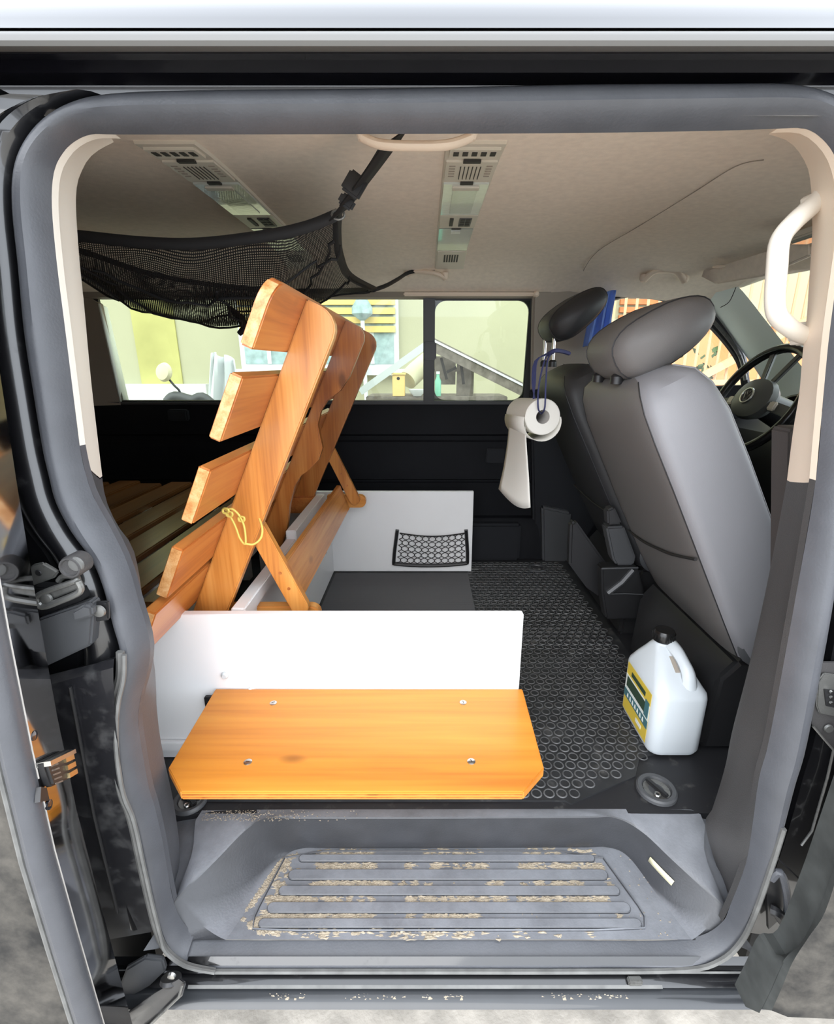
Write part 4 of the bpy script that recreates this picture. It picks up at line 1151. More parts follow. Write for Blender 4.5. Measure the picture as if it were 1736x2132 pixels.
MB().tube([hp(1268, 1237, 1.445), hp(1300, 1236, 1.445), hp(1342, 1238, 1.445)], .002, 6).build('cover_edge', 'plastic_grey', dsn)
MB().tube([hp(1265, 1235, 1.444), hp(1295, 1212, 1.444), hp(1318, 1186, 1.444)], .009, 6).build('cover_rib', 'plastic_grey', dsn)
MB().prism([hp(1188, 1090, 1.62), hp(1200, 1085, 1.62), hp(1275, 1190, 1.62), hp(1250, 1245, 1.62), hp(1222, 1225, 1.62), hp(1185, 1175, 1.62)], (0, .04, 0)).build('side_guard', 'seat_dark', dsn, bevel=.008)

# ---- blue cloth hanging behind the driver's headrest
bl_ = []
for i in range(10):
    v = i / 9; row = []
    for k in range(15):
        u = k / 14
        l = hp(lerp(1238, 1215, v), lerp(606, 722, v), 2.16); r = hp(lerp(1280, 1262, v), lerp(606, 722, v), 2.16)
        p = lerp(l, r, u); p.y += .012 * math.sin(u * 17 + v * 2) ; p.z += .004 * math.sin(u * 9); row.append(p)
    bl_.append(row)
tag(MB().loft(bl_).build('hanging_cloth', 'cloth_blue', solid=.003), "blue cloth hanging at the driver's window beside the headrest", 'cloth')

# ---- steering wheel
sw = thing('steering_wheel', 'black steering wheel with a round badge on its hub', 'steering wheel', hp(1568, 838, 1.72))
C0 = hp(1573, 833, 1.72)
ax = V((-.90, -.05, .43)).normalized()        # wheel axis towards the driver
u_ = V((0, 1, 0)) - ax * ax.y; u_.normalize(); v_ = ax.cross(u_)
RW = .188
def wpt(a, r, h=0): return C0 + (u_ * math.cos(a) + v_ * math.sin(a)) * r + ax * h
MB().tube([wpt(2 * math.pi * k / 40, RW) for k in range(40)], .0155, 10, closed=True).build('rim', 'cap_black', sw)
rr = []
for h, r in ((-.02, .07), (.0, .082), (.02, .078), (.032, .055), (.036, .02)):
    rr.append([wpt(2 * math.pi * k / 24, r * (1 + .12 * math.cos(2 * math.pi * k / 24 * 2)), h) for k in range(24)])
mat('hub_grey', (.09, .095, .09), .45)
hub = MB().loft(rr, closed_u=True, cap=True).build('hub', 'hub_grey', sw)
MB().tube([wpt(2 * math.pi * k / 20, .026, .038) for k in range(20)], .003, 6, closed=True).build('badge_ring', 'steel', hub)
# badge strokes inside the ring
for q in ([(-.016, .012), (-.006, -.012), (0, .002), (.006, -.012), (.016, .012)], [(-.008, .016), (0, .002), (.008, .016)]):
    MB().tube([C0 + u_ * -a + v_ * b_ * -1 + ax * .038 for a, b_ in q], .002, 5).build('badge_mark', 'steel', hub)
for a in (0.15, math.pi - .15, math.pi * 1.5 - .35, math.pi * 1.5 + .35):
    MB().beam(wpt(a, .06, .0), wpt(a, RW - .005, -.004), .035 if a < math.pi else .022, .012, ax).build('spoke', 'hub_grey', sw, bevel=.003)
for a in (.15, math.pi - .15):
    MB().box(wpt(a, .105, .01), (.03, .03, .012), Matrix((u_, v_, ax)).transposed()).build('button_pad', 'console_white', sw, bevel=.004)
MB().tube([C0 - ax * .02, C0 - ax * .22], [.045, .06], 14).build('column', 'plastic_dark', sw)

# ---- kitchen roll hung from the driver's headrest posts
kr = thing('kitchen_roll', 'white kitchen paper roll hanging on a dark blue cord behind the seats', 'paper roll', hp(1130, 868, 1.42))
ra_ = hp(1130, 868, 1.42); rb_ = ra_ + V((-.02, .215, -.012)); axr = (rb_ - ra_).normalized(); Lr = (rb_ - ra_).length
rol = MB(); RO, RI = .0515, .020
a_ = axr.orthogonal().normalized(); b2 = axr.cross(a_)
def rp_(r, h, k, n=36): return ra_ + axr * h + (a_ * math.cos(2 * math.pi * k / n) + b2 * math.sin(2 * math.pi * k / n)) * r
rol.loft([[rp_(r, h, k) for k in range(36)] for r, h in ((RI, 0), (RO - .002, 0), (RO, .002), (RO, Lr - .002), (RO - .002, Lr), (RI, Lr))], closed_u=True, closed_v=False)
rol.build('paper', 'paper', kr)
MB().loft([[rp_(r, h, k) for k in range(36)] for r, h in ((RI, .001), (RI, Lr - .001))], closed_u=True).build('cardboard_tube', 'card', kr, solid=.002)
# loose outer layer hanging a little off the roll and the long free sheet
gapr = MB()
lw = []
for k in range(0, 15):
    an = 2 * math.pi * k / 28; lw.append(an)
top0 = hp(1092, 846, 1.80); 
she = []
cols = 12
for i in range(16):
    v = i / 15; row = []
    lpx = [(1080, 836), (1062, 862), (1056, 925), (1048, 975), (1038, 1018)]; rpx = [(1106, 842), (1093, 875), (1096, 925), (1101, 985), (1105, 1046)]
    f = v * 4; j_ = min(3, int(f)); w_ = f - j_
    l2 = (lerp(lpx[j_][0], lpx[j_ + 1][0], w_), lerp(lpx[j_][1], lpx[j_ + 1][1], w_)); r2 = (lerp(rpx[j_][0], rpx[j_ + 1][0], w_), lerp(rpx[j_][1], rpx[j_ + 1][1], w_))
    pl_, pr_ = hp(*l2, 1.60), hp(*r2, 1.44)
    for k in range(cols + 1):
        u = k / cols; p = lerp(pl_, pr_, u)
        p.y -= .02 * math.sin(math.pi * u) * v; p.z -= .028 * math.sin(math.pi * u * .8) * v ** 2 * 1.0
        row.append(p)
    she.append(row)
MB().loft(she).build('free_sheet', 'paper', kr, solid=.0015)
ly = []
for h in (0.0, Lr * .5, Lr):
    ly.append([ra_ + axr * h + (V((math.cos(t), 0, math.sin(t))) - axr * (V((math.cos(t), 0, math.sin(t))).dot(axr))) * (RO + .002 + .016 * math.sin(max(0, (t - math.pi) / math.pi) * math.pi)) for t in [math.pi + math.pi * k / 20 for k in range(21)]])
MB().loft(ly).build('loose_layer', 'paper', kr, solid=.001)
hc = hp(1150, 728, 1.52)
for dx, e1 in ((-6, 1120), (4, 1134)):
    MB().tube(crom([hp(1150 + dx, 733, 1.50), hp(1138 + dx * .6, 748, 1.46), hp(e1 + 2, 800, 1.415), hp(e1, 848, 1.405), hp(1127, 862, 1.46)], 5), .0024, 6).build('cord', 'cord_blue', kr)
for k in range(4):
    MB().tube(crom([hp(1138 + k * 3, 736, 1.52), hp(1118 - k * 1.5, 752, 1.50), hp(1112 - k * 2 + 2, 800, 1.48), hp(1108 + k * 3, 842, 1.47)], 4), .0018, 5).build('cord', 'cord_blue', kr)
MB().tube(crom([hp(1140, 738, 1.50), hp(1155, 730, 1.46), hp(1172, 732, 1.50), hp(1185, 736, 1.52)], 4), .006, 6).build('cord_knot', 'cord_blue', kr)

# ---- plastic jug
jg = thing('plastic_jug', 'translucent white plastic jug with black cap and yellow label on the floor', 'jug', (.595, 1.035, MZ))
Z0 = MZ + .001
def rrect(x0, x1, y0, y1, r, z, n=5, zf=None):
    pts = []
    for cx, cy, a0 in ((x1 - r, y1 - r, 0), (x0 + r, y1 - r, HP), (x0 + r, y0 + r, math.pi), (x1 - r, y0 + r, 1.5 * math.pi)):
        for k in range(n + 1):
            a = a0 + HP * k / n; x, y = cx + r * math.cos(a), cy + r * math.sin(a)
            pts.append(V((x, y, zf(x, y) if zf else z)))
    return pts
jx0, jx1, jy0, jy1 = .530, .656, .945, 1.135
rows = [rrect(jx0 + .018, jx1 - .018, jy0 + .018, jy1 - .018, .02, Z0), rrect(jx0 + .005, jx1 - .005, jy0 + .005, jy1 - .005, .026, Z0 + .004), rrect(jx0, jx1, jy0, jy1, .028, Z0 + .016),
        rrect(jx0, jx1, jy0, jy1, .028, Z0 + .09), rrect(jx0, jx1, jy0, jy1, .028, Z0 + .155), rrect(jx0 + .002, jx1 - .002, jy0 + .003, jy1 - .003, .027, Z0 + .165)]
nc = V(((jx0 + jx1) / 2 - .004, jy1 - .065, 0))
for t, z, r in ((.35, .190, .026), (.62, .210, .024), (.80, .224, .021)):
    x0, x1 = lerp(jx0, nc.x - .02, t), lerp(jx1, nc.x + .02, t); y0, y1 = lerp(jy0, nc.y - .02, t), lerp(jy1, nc.y + .02, t)
    rows.append(rrect(x0, x1, y0, y1, min(r, (x1 - x0) / 2 - .002), Z0 + z))
rows.append(rrect(nc.x - .022, nc.x + .022, nc.y - .022, nc.y + .022, .021, Z0 + .236))
rows.append(rrect(nc.x - .019, nc.x + .019, nc.y - .019, nc.y + .019, .018, Z0 + .25))
jb = MB().loft(rows, closed_u=True, cap=True).build('body', 'jug_plastic', jg)
# handle bridging from the neck to the front shoulder
hpts = crom([V((nc.x + .012, nc.y - .012, Z0 + .236)), V((nc.x + .016, nc.y - .045, Z0 + .232)), V((nc.x + .022, nc.y - .085, Z0 + .208)), V((nc.x + .026, jy0 + .03, Z0 + .172))], 5)
MB().tube(hpts, [.014 + .004 * abs(k - 7.5) / 7.5 for k in range(16)], 10, ell=(1, .9)).build('handle', 'jug_plastic', jg)
hs_ = MB().prism([V((nc.x - .004, nc.y - .035, Z0 + .2235)), V((nc.x + .006, nc.y - .035, Z0 + .2235)), V((nc.x + .010, nc.y - .075, Z0 + .199)), V((nc.x + .0, nc.y - .075, Z0 + .199))], (0, 0, .004)).build('grip_recess', 'trim_taupe', jb)
cp = MB().lathe(V((nc.x, nc.y, Z0 + .243)), [(.025, 0), (.026, .004), (.026, .02), (.022, .027), (.01, .028)], 24).build('cap', 'cap_black', jg)
for k in range(24):
    a = 2 * math.pi * k / 24
    MB().box(V((nc.x + .026 * math.cos(a), nc.y + .026 * math.sin(a), Z0 + .255)), (.002, .002, .014), Matrix.Rotation(a, 3, 'Z')).build('cap_ridge', 'cap_black', cp)
# printed label on the rear-facing side: yellow with teal band and picture
LX = jx0 - .0012
def lab(y0, y1, z0, z1, mt, nm, off=0, sl=0.0, par=jb):
    return MB().prism([V((LX - off, y0, Z0 + z0)), V((LX - off, y1, Z0 + z0 + sl)), V((LX - off, y1, Z0 + z1 + sl)), V((LX - off, y0, Z0 + z1))], (.0008, 0, 0)).build(nm, mt, par, flat=True)
lb = lab(.972, 1.108, .02, .155, 'label_yellow', 'label')
lab(.972, 1.108, .062, .122, 'label_white', 'label_field', .0005)
lab(.972, 1.108, .058, .080, 'label_teal', 'label_band', .0010)
lab(.985, 1.10, .090, .118, 'label_green', 'label_picture', .0010)
lab(.975, .995, .085, .128, 'label_teal', 'label_picture', .0012)
lab(1.0, 1.03, .035, .045, 'label_white', 'label_print', .0010)
lab(1.0, 1.08, .130, .142, 'label_green', 'label_print', .0010)
for k in range(7):      # pale letters on the band, blurred beyond reading in the photo
    y = 1.09 - k * .015
    MB().prism([V((LX - .0014, y, Z0 + .063)), V((LX - .0014, y - .009, Z0 + .063)), V((LX - .0014, y - .006, Z0 + .075)), V((LX - .0014, y - .003, Z0 + .075))], (.0006, 0, 0)).build('label_letter', 'label_white', jb, flat=True)

# ================================================================== doors and their hardware
def lean(z): return side_y(z) - .625
zs = [-.17, -.12, 0, .15, .30, .45, .60, .75, .90, 1.02, 1.10, 1.16]
d1 = thing('door_1', 'open sliding door pushed back along the van on the left', 'door', (-.9, .50, -.2), kind='structure')
XE0, XE1 = -.476, -.490
MB().loft([[V((XE0 - .012, .470 + lean(z), z)), V((XE0, .478 + lean(z), z)), V((XE1, .538 + lean(z), z)), V((XE1 - .02, .545 + lean(z), z))] for z in zs]).build('door_edge', 'door_edge_paint', d1)
MB().loft([[V((-1.6, .466 + lean(z), z)), V((-.54, .462 + lean(z), z)), V((-.50, .464 + lean(z), z)), V((-.484, .474 + lean(z), z))] for z in zs]).build('outer_skin', 'paint_dusty', d1)
MB().loft([[V((-1.6, .545 + lean(z), z)), V((XE1 - .02, .545 + lean(z), z))] for z in zs]).build('inner_skin', 'paint_clean', d1)
MB().tube([V((XE0 - .012, .468 + lean(z), z)) for z in zs], .0165, 10, ell=(1, .8)).build('edge_seal', 'rubber', d1)
MB().tube([V((XE0 - .030, .462 + lean(z), z)) for z in zs], .004, 8).build('seal_lip', 'rubber_lip', d1)
def hq(px, py, y=.50): return at_y(px, py, y)
# contact unit on the door edge: dark housing with three brass pads
def edge_pt(px, py):
    # point on the door-edge plane
    d = ray(px, py); n = V((.06, .014, 0)).cross(V((0, 0, 1))); a = V((XE0, .478, 0))
    n = V((.062, .0, .0)) ; n = V((1, .23, 0)).normalized()
    o = V((0, 0, CAM_Z)); t = (a - o).dot(n) / d.dot(n); return o + d * t
EN = V((1, .23, 0)).normalized()
cu = MB().prism([edge_pt(68, 1590) + EN * .001, edge_pt(128, 1562) + EN * .001, edge_pt(138, 1618) + EN * .001, edge_pt(86, 1642) + EN * .001], EN * .012).build('contact_unit', 'plastic_dark', d1, bevel=.003)
MB().prism([edge_pt(70, 1590) + EN * .002, edge_pt(126, 1564) + EN * .002, edge_pt(128, 1572) + EN * .002, edge_pt(72, 1600) + EN * .002], EN * .016).build('contact_lid', 'steel', cu)
for k in range(3):
    a, b_ = (108 + k * 4, 1582 + k * 16), (126 + k * 3.5, 1574 + k * 15)
    MB().prism([edge_pt(a[0], a[1]) + EN * .012, edge_pt(b_[0], b_[1]) + EN * .012, edge_pt(b_[0] + 2, b_[1] + 10) + EN * .012, edge_pt(a[0] + 2, a[1] + 10) + EN * .012], EN * .004).build('contact_pad', 'brass', cu)
for k in range(5):
    MB().prism([edge_pt(80 + k * 2.6, 1598 + k * 9) + EN * .0125, edge_pt(96 + k * 2.6, 1592 + k * 9) + EN * .0125, edge_pt(97 + k * 2.6, 1595 + k * 9) + EN * .0125, edge_pt(81 + k * 2.6, 1601 + k * 9) + EN * .0125], EN * .001).build('contact_slot', 'steel_dull', cu)
MB().prism([edge_pt(74, 1640), edge_pt(86, 1642), edge_pt(92, 1668), edge_pt(72, 1672)], EN * .006).build('contact_skirt', 'plastic_dark', d1)
for px, py in ((67, 1532), (99, 1676)):
    MB().lathe(edge_pt(px, py), [(.006, 0), (.006, .003), (.003, .004)], 14, EN).build('door_screw', 'paint_clean', d1)

# ---- latch and stops on the rear pillar
YP = .612
lt = thing('door_latch', 'metal latch with bracket and stop on the black rear pillar', 'latch', hq(120, 1260, YP))
def plate(pts, d, mt, nm, y=YP, bev=.002, par=None): return MB().prism([hq(px, py, y) for px, py in pts], (0, d, 0)).build(nm, mt, par or lt, bevel=bev)
plate([(56, 1190), (66, 1176), (88, 1172), (112, 1186), (120, 1192), (112, 1204), (62, 1222)], .006, 'steel_dull', 'bracket', .598)
MB().lathe(hq(80, 1193, .597), [(.0045, 0), (.0035, -.001)], 12, (0, 1, 0)).build('bracket_hole', 'gap_black', lt)
MB().tube(crom([hq(80, 1256, .59), hq(78, 1242, .59), hq(100, 1230, .59), hq(160, 1208, .59), hq(150, 1200, .595), hq(132, 1200, .60), hq(122, 1210, .60)], 5), .004, 8).build('latch_loop', 'steel_dull', lt)
MB().tube(crom([hq(80, 1256, .588), hq(90, 1263, .588), hq(118, 1254, .588), hq(166, 1232, .588), hq(162, 1210, .588)], 5), .0045, 8).build('latch_loop', 'steel_dull', lt)
plate([(84, 1240), (96, 1232), (160, 1212), (164, 1226), (110, 1248), (90, 1256)], .012, 'steel_dull', 'latch_tongue', .592)
MB().lathe(hq(98, 1246, .590), [(.008, 0), (.007, -.003), (.003, -.004)], 14, (0, 1, 0)).build('rivet', 'steel_dull', lt)
plate([(66, 1222), (160, 1230), (172, 1250), (82, 1288), (70, 1270)], .02, 'gap_black', 'latch_recess', .606)
plate([(76, 1290), (186, 1252), (194, 1262), (192, 1298), (188, 1345), (92, 1390)], .02, 'plastic_grey', 'latch_block', .596, .003)
plate([(148, 1274), (172, 1260), (190, 1264), (192, 1284), (152, 1296)], .012, 'plastic_grey', 'latch_knob', .586, .003)
MB().lathe(hq(207, 1272, .600), [(.009, 0), (.008, -.003), (.003, -.004)], 14, (0, 1, 0)).build('rivet', 'steel_dull', lt)
plate([(194, 1255), (224, 1252), (226, 1292), (196, 1296)], .006, 'plastic_dark', 'rivet_plate', .604)
bs = thing('bump_stop', 'round grey rubber door stop on the rear pillar beside the seal', 'door stop', hq(172, 1167, .60))
MB().lathe(hq(172, 1167, .61), [(.0145, 0), (.0150, -.022), (.0135, -.026), (.0115, -.026), (.0105, -.023), (.004, -.0225)], 20, (0, 1, 0)).build('rubber_cup', 'pillar_grey', bs)
MB().lathe(hq(172, 1167, .60), [(.0102, -.012), (.009, -.0145), (.003, -.015)], 16, (0, 1, 0)).build('stop_core', 'rubber_lip', bs)
# pressed ledge of the pillar
lg = MB().loft([[hq(lerp(92, 244, t), lerp(1408, 1366, t) + 0, .628), hq(lerp(92, 238, t), lerp(1408, 1372, t), .606), hq(lerp(96, 236, t), lerp(1428, 1390, t), .594), hq(lerp(102, 236, t), lerp(1448, 1412, t), .592), hq(lerp(112, 240, t), lerp(1520, 1500, t), .594), hq(lerp(150, 262, t), lerp(1720, 1690, t), .598), hq(lerp(205, 318, t), lerp(1960, 1940, t), .605)] for t in (0, .25, .5, .75, 1)]).build('lower_panel', 'paint_panel', jl)
MB().tube([hq(146, 1430, .590), hq(170, 1560, .592), hq(196, 1700, .595), hq(245, 1900, .600)], .0022, 6).build('panel_groove', 'gap_black', jl)
# roller arm at the foot of the opening
ra2 = thing('roller_arm', 'black metal roller arm of the sliding door at the lower left corner', 'door arm', hq(320, 2080, .56))
MB().prism([hq(225, 2160, .548), hq(262, 2108, .552), hq(318, 2068, .556), hq(372, 2036, .56), hq(384, 2044, .56), hq(376, 2072, .556), hq(340, 2105, .553), hq(296, 2150, .548)], (0, .006, -.012)).build('arm_plate', 'paint_panel', ra2, bevel=.002)
MB().tube([hq(380, 2050, .556), hq(372, 2076, .552), hq(340, 2107, .550), hq(296, 2150, .546)], .0022, 6).build('arm_edge', 'steel_dull', ra2)
MB().lathe(hq(356, 2034, .572), [(.016, 0), (.017, -.006), (.012, -.011), (.010, -.011)], 18, (0, .6, 1)).build('roller', 'plastic_dark', ra2)
MB().lathe(hq(358, 2030, .565), [(.007, 0), (.006, -.004), (.002, -.005)], 14, (0, 1, 0)).build('roller_pin', 'steel', ra2)
MB().prism([hq(246, 2060, .585), hq(262, 2018, .59), hq(300, 1996, .59), hq(338, 2000, .59), hq(345, 2022, .59), hq(310, 2056, .585), hq(252, 2090, .58)], (0, .01, 0)).build('roller_bracket', 'plastic_grey', ra2, bevel=.003)
MB().prism([hq(180, 2048, .53), hq(204, 2020, .54), hq(238, 2036, .55), hq(244, 2080, .545), hq(206, 2118, .53)], (0, .012, 0)).build('arm_mount', 'plastic_dark', ra2, bevel=.003)
MB().beam(hq(206, 2104, .528), hq(244, 2082, .54), .004, .005).build('mount_edge', 'steel', ra2)
MB().beam(hq(214, 2046, .535), hq(238, 2038, .54), .003, .003).build('mount_edge', 'steel', ra2)

# ---- front passenger door edge at the lower right
d2 = thing('door_2', 'dusty black rear edge of the closed front door at the lower right', 'door', hq(1700, 2050, .51), kind='structure')
pe = [(1775, 1640), (1736, 1750), (1697, 1858), (1646, 1978), (1606, 1990), (1578, 2045), (1552, 2096)]
pm = [(1800, 1660), (1758, 1775), (1718, 1897), (1684, 1950), (1650, 2003), (1626, 2060), (1606, 2104)]
ea = crom([hq(*p, .540) for p in pe], 4); eb = crom([hq(*p, .512) for p in pm], 4)
MB().loft([[a + V((.0, .03, 0)), a, lerp(a, b_, .45) + V((0, -.006, 0)), lerp(a, b_, .6), b_] for a, b_ in zip(ea, eb)]).build('door_edge', 'edge_dusty', d2)
MB().loft([[b_, b_ + V((.02, -.008, 0)), V((max(b_.x + .03, .75), b_.y - .014, b_.z)), V((1.9, b_.y - .014, b_.z))] for b_ in eb]).build('outer_skin', 'paint_dusty', d2)
ub = eb[0]
MB().loft([[V((ub.x, ub.y + .03, ub.z)), ub, V((.8, ub.y - .014, ub.z)), V((1.9, ub.y - .014, ub.z))], [V((ub.x + .25, ub.y + .08, 1.1)), V((ub.x + .25, ub.y + .06, 1.1)), V((.9, .56, 1.1)), V((1.9, .56, 1.1))]]).build('upper_skin', 'paint_clean', d2)
# front pillar hardware
sp4 = thing('striker_plate', 'metal striker plate on the black front pillar at the right edge', 'latch', hq(1720, 1440, .615))
MB().prism([hq(1703, 1420, .615), hq(1716, 1402, .615), hq(1775, 1410, .615), hq(1770, 1500, .615), hq(1706, 1486, .615), hq(1700, 1470, .615)], (0, .004, 0)).build('plate', 'steel_dull', sp4, bevel=.0015)
MB().prism([hq(1716, 1436, .613), hq(1760, 1440, .613), hq(1758, 1478, .613), hq(1720, 1470, .613)], (0, .003, 0)).build('plate_slot', 'gap_black', sp4)
for k in range(3): MB().lathe(hq(1729, 1440 + k * 11, .612), [(.0028, 0), (.002, -.003)], 8, (0, 1, 0)).build('tooth', 'steel', sp4)
MB().prism([hq(1690, 1508, .62), hq(1700, 1380, .62), hq(1790, 1380, .62), hq(1780, 1590, .62), hq(1734, 1560, .62)], (0, .004, 0)).build('back_plate', 'pillar_grey', sp4)
MB().lathe(hq(1724, 1516, .617), [(.007, 0), (.006, -.003), (.003, -.003)], 14, (0, 1, 0)).build('bolt', 'steel_dull', sp4)
MB().tube([hq(1692, 1512, .616), hq(1735, 1562, .612), hq(1722, 1620, .61), hq(1690, 1730, .606), hq(1668, 1760, .602)], .0018, 6).build('weld_edge', 'steel_dull', sp4)
pb = thing('pillar_bump', 'moulded black rubber buffer low on the front pillar', 'door stop', hq(1620, 1870, .60))
MB().tube(crom([hq(1606, 1830, .60), hq(1624, 1816, .596), hq(1636, 1850, .594), hq(1640, 1890, .594), hq(1636, 1912, .596)], 5), .006, 8).build('buffer_rim', 'rubber', pb)
MB().tube(crom([hq(1606, 1893, .60), hq(1618, 1900, .595), hq(1630, 1918, .596)], 5), .009, 8).build('buffer_pad', 'plastic_dark', pb)
MB().prism([hq(1596, 1850, .606), hq(1610, 1812, .606), hq(1632, 1840, .606), hq(1634, 1905, .606), hq(1600, 1935, .606)], (0, .006, 0)).build('buffer_back', 'plastic_dark', pb)
MB().tube([hq(1615, 1784, .607), hq(1655, 1822, .60), hq(1692, 1858, .59)], .0016, 6).build('pillar_groove', 'gap_black', jr)
# outer sill under both doors
so_ = sweep_x([(.60, -.164), (.578, -.1665), (.570, -.170), (.566, -.1745), (.570, -.178), (.62, -.20)], -1.6, 1.6, 'outer_sill', 'sill_grey', sill)

# ================================================================== outside the far windows
hs1 = thing('house', 'cream plastered house seen through the far side window', 'house', (-3, 5.3, -.6))
MB().bb(-9, 1.6, 5.3, 5.5, -.6, 6.0).build('wall', 'stucco', hs1)
def ox(px, y): return at_y(px, 740, y).x
w0, w1 = ox(505, 5.3), ox(831, 5.3)
zb_ = rowz(768, 5.3)
wn1 = MB().bb(w0, w1, 5.24, 5.31, zb_, 2.25).build('window', 'white_paint', hs1)
MB().bb(w0 + .05, w1 - .05, 5.23, 5.245, zb_ + .05, 2.2).build('pane', 'curtain', wn1)
for k in range(12):
    z = rowz(692, 5.2) + .0 + k * .085
    MB().bb(w0 + .03, w1 - .03, 5.195, 5.228, z, z + .06).build('shutter_slat', 'shutter', wn1)
MB().bb(w0 - .06, w1 + .06, 5.16, 5.31, zb_ - .06, zb_).build('sill', 'white_paint', hs1)
for px in (560, 640, 775): MB().bb(ox(px, 5.22) - .02, ox(px, 5.22) + .02, 5.222, 5.24, zb_ + .05, rowz(690, 5.2)).build('mullion', 'white_paint', wn1)
MB().bb(-9, ox(420, 5.2), 5.20, 5.3, -.6, rowz(800, 5.2)).build('plinth', 'white_paint', hs1)
MB().bb(ox(285, 5.28), ox(372, 5.28), 5.285, 5.301, rowz(800, 5.28), 3.2).build('yellow_render', 'stucco_yellow', hs1)
MB().lathe(V((ox(757, 5.1), 5.1, rowz(640, 5.1))), [(.01, .1), (.05, .08), (.10, 0), (.10, -.06), (.05, -.1), (.02, -.12)], 16).build('wall_lamp', 'curtain', hs1)
MB().tube([V((ox(757, 5.1), 5.1, rowz(640, 5.1) - .1)), V((ox(760, 5.1), 5.1, .3))], .02, 8).build('lamp_post', 'white_paint', hs1)
hs2 = thing('house', 'orange plastered house seen past the driver seat', 'house', (5.5, 6.5, -.6))
MB().bb(2.2, 9.5, 6.6, 6.9, -.6, 1.35).build('wall', 'stucco_orange', hs2)
MB().bb(2.2, 9.5, 6.55, 6.9, 1.35, 6).build('upper_wall', 'stucco', hs2)
for k in range(9):
    MB().bb(2.4, 3.3, 6.50, 6.545, 1.42 + k * .09, 1.48 + k * .09).build('shutter_slat', 'terracotta', hs2)
rlg = thing('railing', 'metal baluster railing outside the cab windows', 'railing', (3.4, 5.2, -.6))
for k in range(38):
    x = 1.75 + k * .11
    MB().tube([V((x, 5.2, .2)), V((x, 5.2, 1.75))], .013, 6).build('baluster', 'rail_metal', rlg)
MB().beam(V((1.7, 5.2, .72)), V((6.0, 5.2, .72)), .05, .05).build('bottom_rail', 'rail_metal', rlg)
MB().beam(V((2.4, 5.16, .55)), V((4.9, 5.16, 1.95)), .05, .07).build('stair_rail', 'rail_metal', rlg)
MB().bb(1.7, 6.0, 5.1, 5.35, -.6, .2).build('base_wall', 'stucco_orange', rlg)
for k, (x, z, r) in enumerate(((2.25, .62, .16), (2.75, .66, .2), (3.15, .60, .14))):
    pt = thing('flower_pot', ['terracotta pot leftmost behind the railing', 'large terracotta pot in the middle behind the railing', 'small terracotta pot on the right behind the railing'][k], 'pot', (x, 5.75, .2), 'pots behind the railing')
    MB().lathe(V((x, 5.75, .2)), [(r * .6, 0), (r, .34), (r * 1.1, .34), (r * 1.1, .42), (r * .9, .42), (r * .85, .38)], 18).build('pot_body', 'terracotta', pt)
    pm_ = MB()
    for q in range(26):
        c = V((x + random.gauss(0, r * .6), 5.75 + random.gauss(0, r * .6), .72 + random.random() * .35)); n_ = V((random.random() - .5, random.random() - .5, random.random())).normalized()
        u0 = n_.orthogonal().normalized() * .06; v0 = n_.cross(u0).normalized() * .03
        pm_.add([c - u0, c - v0, c + u0, c + v0], [(0, 1, 2, 3)])
    pm_.build('leaves', 'foliage', pt, kind='stuff')
MB().bb(1.7, 6.0, 5.55, 6.0, -.6, .2).build('ledge', 'stucco_orange', rlg)

# ---- workbench with a gabled frame in the yard
Yc = 4.0
ch = thing('garden_shelf', 'grey wooden garden table with a gabled metal frame in the yard', 'table', (.1, Yc, -.6))
tz = rowz(822, Yc)
MB().bb(ox(765, Yc), ox(1052, Yc), Yc - .2, Yc + .2, tz - .05, tz).build('table_top', 'grey_wood', ch, bevel=.006)
for px in (775, 1040):
    for dy in (-.17, .17): MB().beam(V((ox(px, Yc), Yc + dy, -.6)), V((ox(px, Yc), Yc + dy, tz - .05)), .05, .05).build('leg', 'grey_wood', ch)
apx = at_y(893, 716, Yc)
MB().beam(at_y(750, 816, Yc - .2), apx + V((0, -.2, 0)), .03, .05).build('gable_bar', 'steel_pale', ch)
MB().beam(apx + V((0, -.2, 0)), at_y(1090, 812, Yc - .2), .03, .09).build('gable_board', 'grey_wood', ch)
MB().beam(apx + V((0, -.21, .03)), at_y(1092, 804, Yc - .21), .03, .015).build('gable_edge', 'white_paint', ch)
MB().beam(at_y(846, 771, Yc), at_y(1010, 771, Yc), .03, .02).build('upper_shelf', 'grey_wood', ch)
MB().bb(ox(905, Yc), ox(948, Yc), Yc - .06, Yc - .03, rowz(800, Yc), rowz(742, Yc)).build('back_board', 'grey_wood', ch)
MB().bb(ox(950, Yc), ox(985, Yc), Yc - .1, Yc - .07, tz + .001, rowz(752, Yc)).build('side_board_panel', 'grey_wood', ch)
for a_p, b_p in (((918, 745), (930, 790)), ((930, 775), (950, 765)), ((960, 760), (965, 800))):
    MB().beam(at_y(*a_p, Yc - .15), at_y(*b_p, Yc - .15), .02, .02).build('brace', 'plastic_dark', ch)
bh = thing('birdhouse', 'small pale wooden birdhouse with a round hole on the garden table', 'birdhouse', (ox(830, 3.85), 3.85, tz))
a, b_ = at_y(817, 812, 3.8), at_y(842, 780, 3.8)
MB().bb(a.x, b_.x, 3.8, 3.9, tz + .001, b_.z).build('box', 'pale_wood', bh, bevel=.003)
MB().lathe(at_y(829, 788, 3.799), [(.012, 0), (.011, -.001)], 14, (0, 1, 0)).build('entry_hole', 'gap_black', bh)
MB().bb(a.x - .008, b_.x + .008, 3.79, 3.91, b_.z, b_.z + .012).build('lid', 'pale_wood', bh)
cr = thing('carpet_roll', 'cream rolled tube lying under the gable on the garden table', 'roll', (ox(868, Yc), Yc, tz))
c0_, c1_ = at_y(848, 792, Yc - .05), at_y(885, 755, Yc + .1)
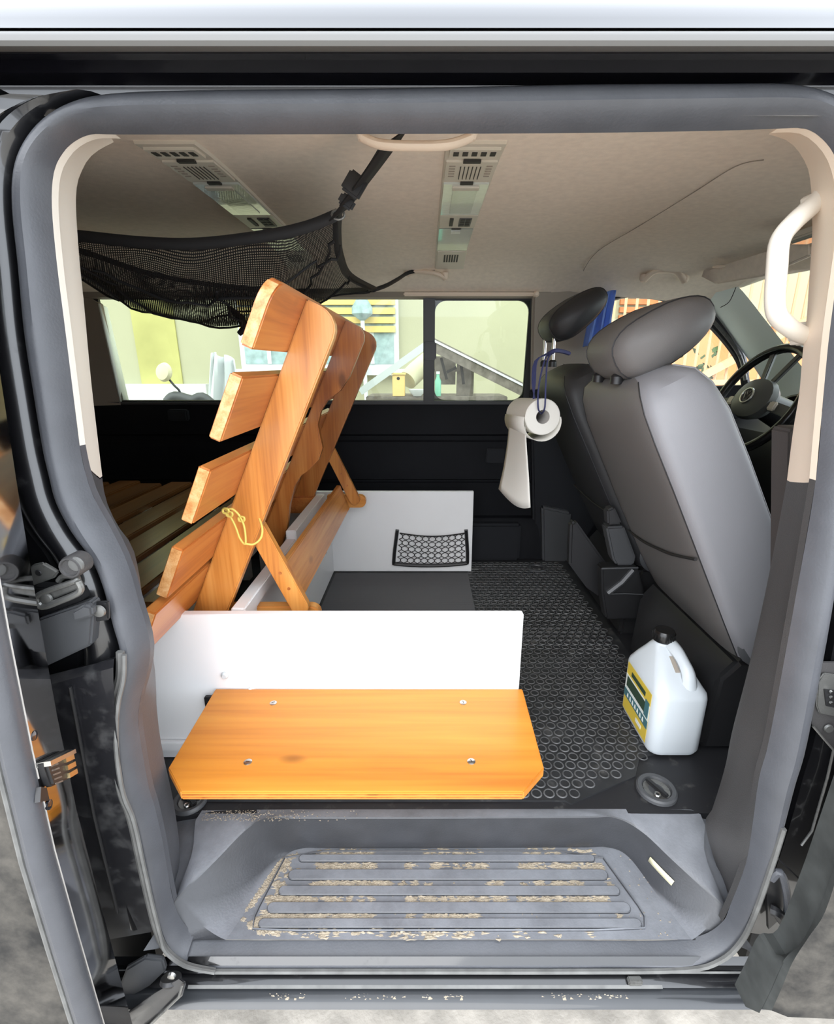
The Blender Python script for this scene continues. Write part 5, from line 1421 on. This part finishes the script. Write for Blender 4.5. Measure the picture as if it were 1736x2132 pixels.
MB().tube([c0_, lerp(c0_, c1_, .5), c1_ + V((.05, 0, .03))], [.075, .078, .078], 18).build('tube', 'tube_cream', cr)
gb = thing('green_bottle', 'small green plastic bottle on the garden table beside the window divider', 'bottle', at_y(912, 780, 3.82))
MB().lathe(V((ox(912, 3.82), 3.82, tz + .001)), [(.022, 0), (.024, .01), (.024, .11), (.012, .14), (.012, .16)], 14).build('bottle_body', 'green_plastic', gb)
MB().lathe(V((ox(912, 3.82), 3.82, tz + .1615)), [(.014, 0), (.014, .02)], 12).build('bottle_cap', 'white_paint', gb)
bw = thing('white_bowl', 'white bowl on the garden table left of the window divider', 'bowl', at_y(868, 806, 3.82))
MB().lathe(V((ox(868, 3.82), 3.82, tz + .001)), [(.03, 0), (.06, .035), (.065, .05), (.06, .048), (.03, .012)], 18).build('bowl_body', 'white_paint', bw)
# ---- motor scooter mirror, white sheet and parts left of the backrest
mm = thing('scooter', 'parked scooter with a round mirror on a stalk beyond the window', 'scooter', at_y(390, 850, 3.2))
c = at_y(342, 775, 3.2)
MB().lathe(c, [(.01, .012), (.055, .01), (.06, 0), (.05, -.018), (.02, -.024)], 22, (.35, 1, -.2)).build('mirror', 'tube_cream', mm)
MB().tube(crom([c + V((.01, .01, -.03)), at_y(362, 802, 3.2), at_y(374, 815, 3.2), at_y(378, 838, 3.2)], 4), .007, 8).build('mirror_stalk', 'plastic_dark', mm)
MB().tube(crom([at_y(350, 838, 3.2), at_y(365, 826, 3.2), at_y(400, 834, 3.2), at_y(420, 828, 3.2), at_y(440, 842, 3.2)], 4), .035, 10).build('handlebar_cover', 'plastic_grey', mm)
MB().loft([[V((at_y(395, 860, 3.2).x + .32 * math.cos(t) * r, 3.2 + y, .1 + .42 * math.sin(t) * r)) for t in [2 * math.pi * k / 20 for k in range(20)]] for r, y in ((.5, -.12), (1, -.08), (1, .08), (.5, .12))], closed_u=True, cap=True).build('front_shield', 'plastic_grey', mm)
MB().tube([V((at_y(395, 860, 3.2).x + .24 * math.cos(t), 3.2, -.36 + .24 * math.sin(t))) for t in [2 * math.pi * k / 24 for k in range(24)]], .06, 8, closed=True).build('wheel', 'plastic_dark', mm)
MB().beam(V((at_y(395, 860, 3.2).x, 3.2, .0)), V((at_y(395, 860, 3.2).x, 3.2, -.36)), .05, .05).build('fork', 'steel_dull', mm)
ws_ = thing('white_sheet', 'white sheet draped over a chair beyond the window', 'sheet', at_y(460, 850, 3.6))
rows_ = []
for i in range(8):
    v = i / 7; l = lerp(at_y(440, 735, 3.6), at_y(428, 850, 3.6), v); r = lerp(at_y(486, 745, 3.6), at_y(505, 850, 3.6), v)
    row = [lerp(l, r, k / 12) + V((0, .03 * math.sin(k * 1.3 + v), .012 * math.sin(k * .9))) for k in range(13)]
    rows_.append(row)
rows_.append([V((p.x, p.y, -.598)) for p in rows_[-1]])
MB().loft(rows_).build('sheet_cloth', 'white_paint', ws_, solid=.01)
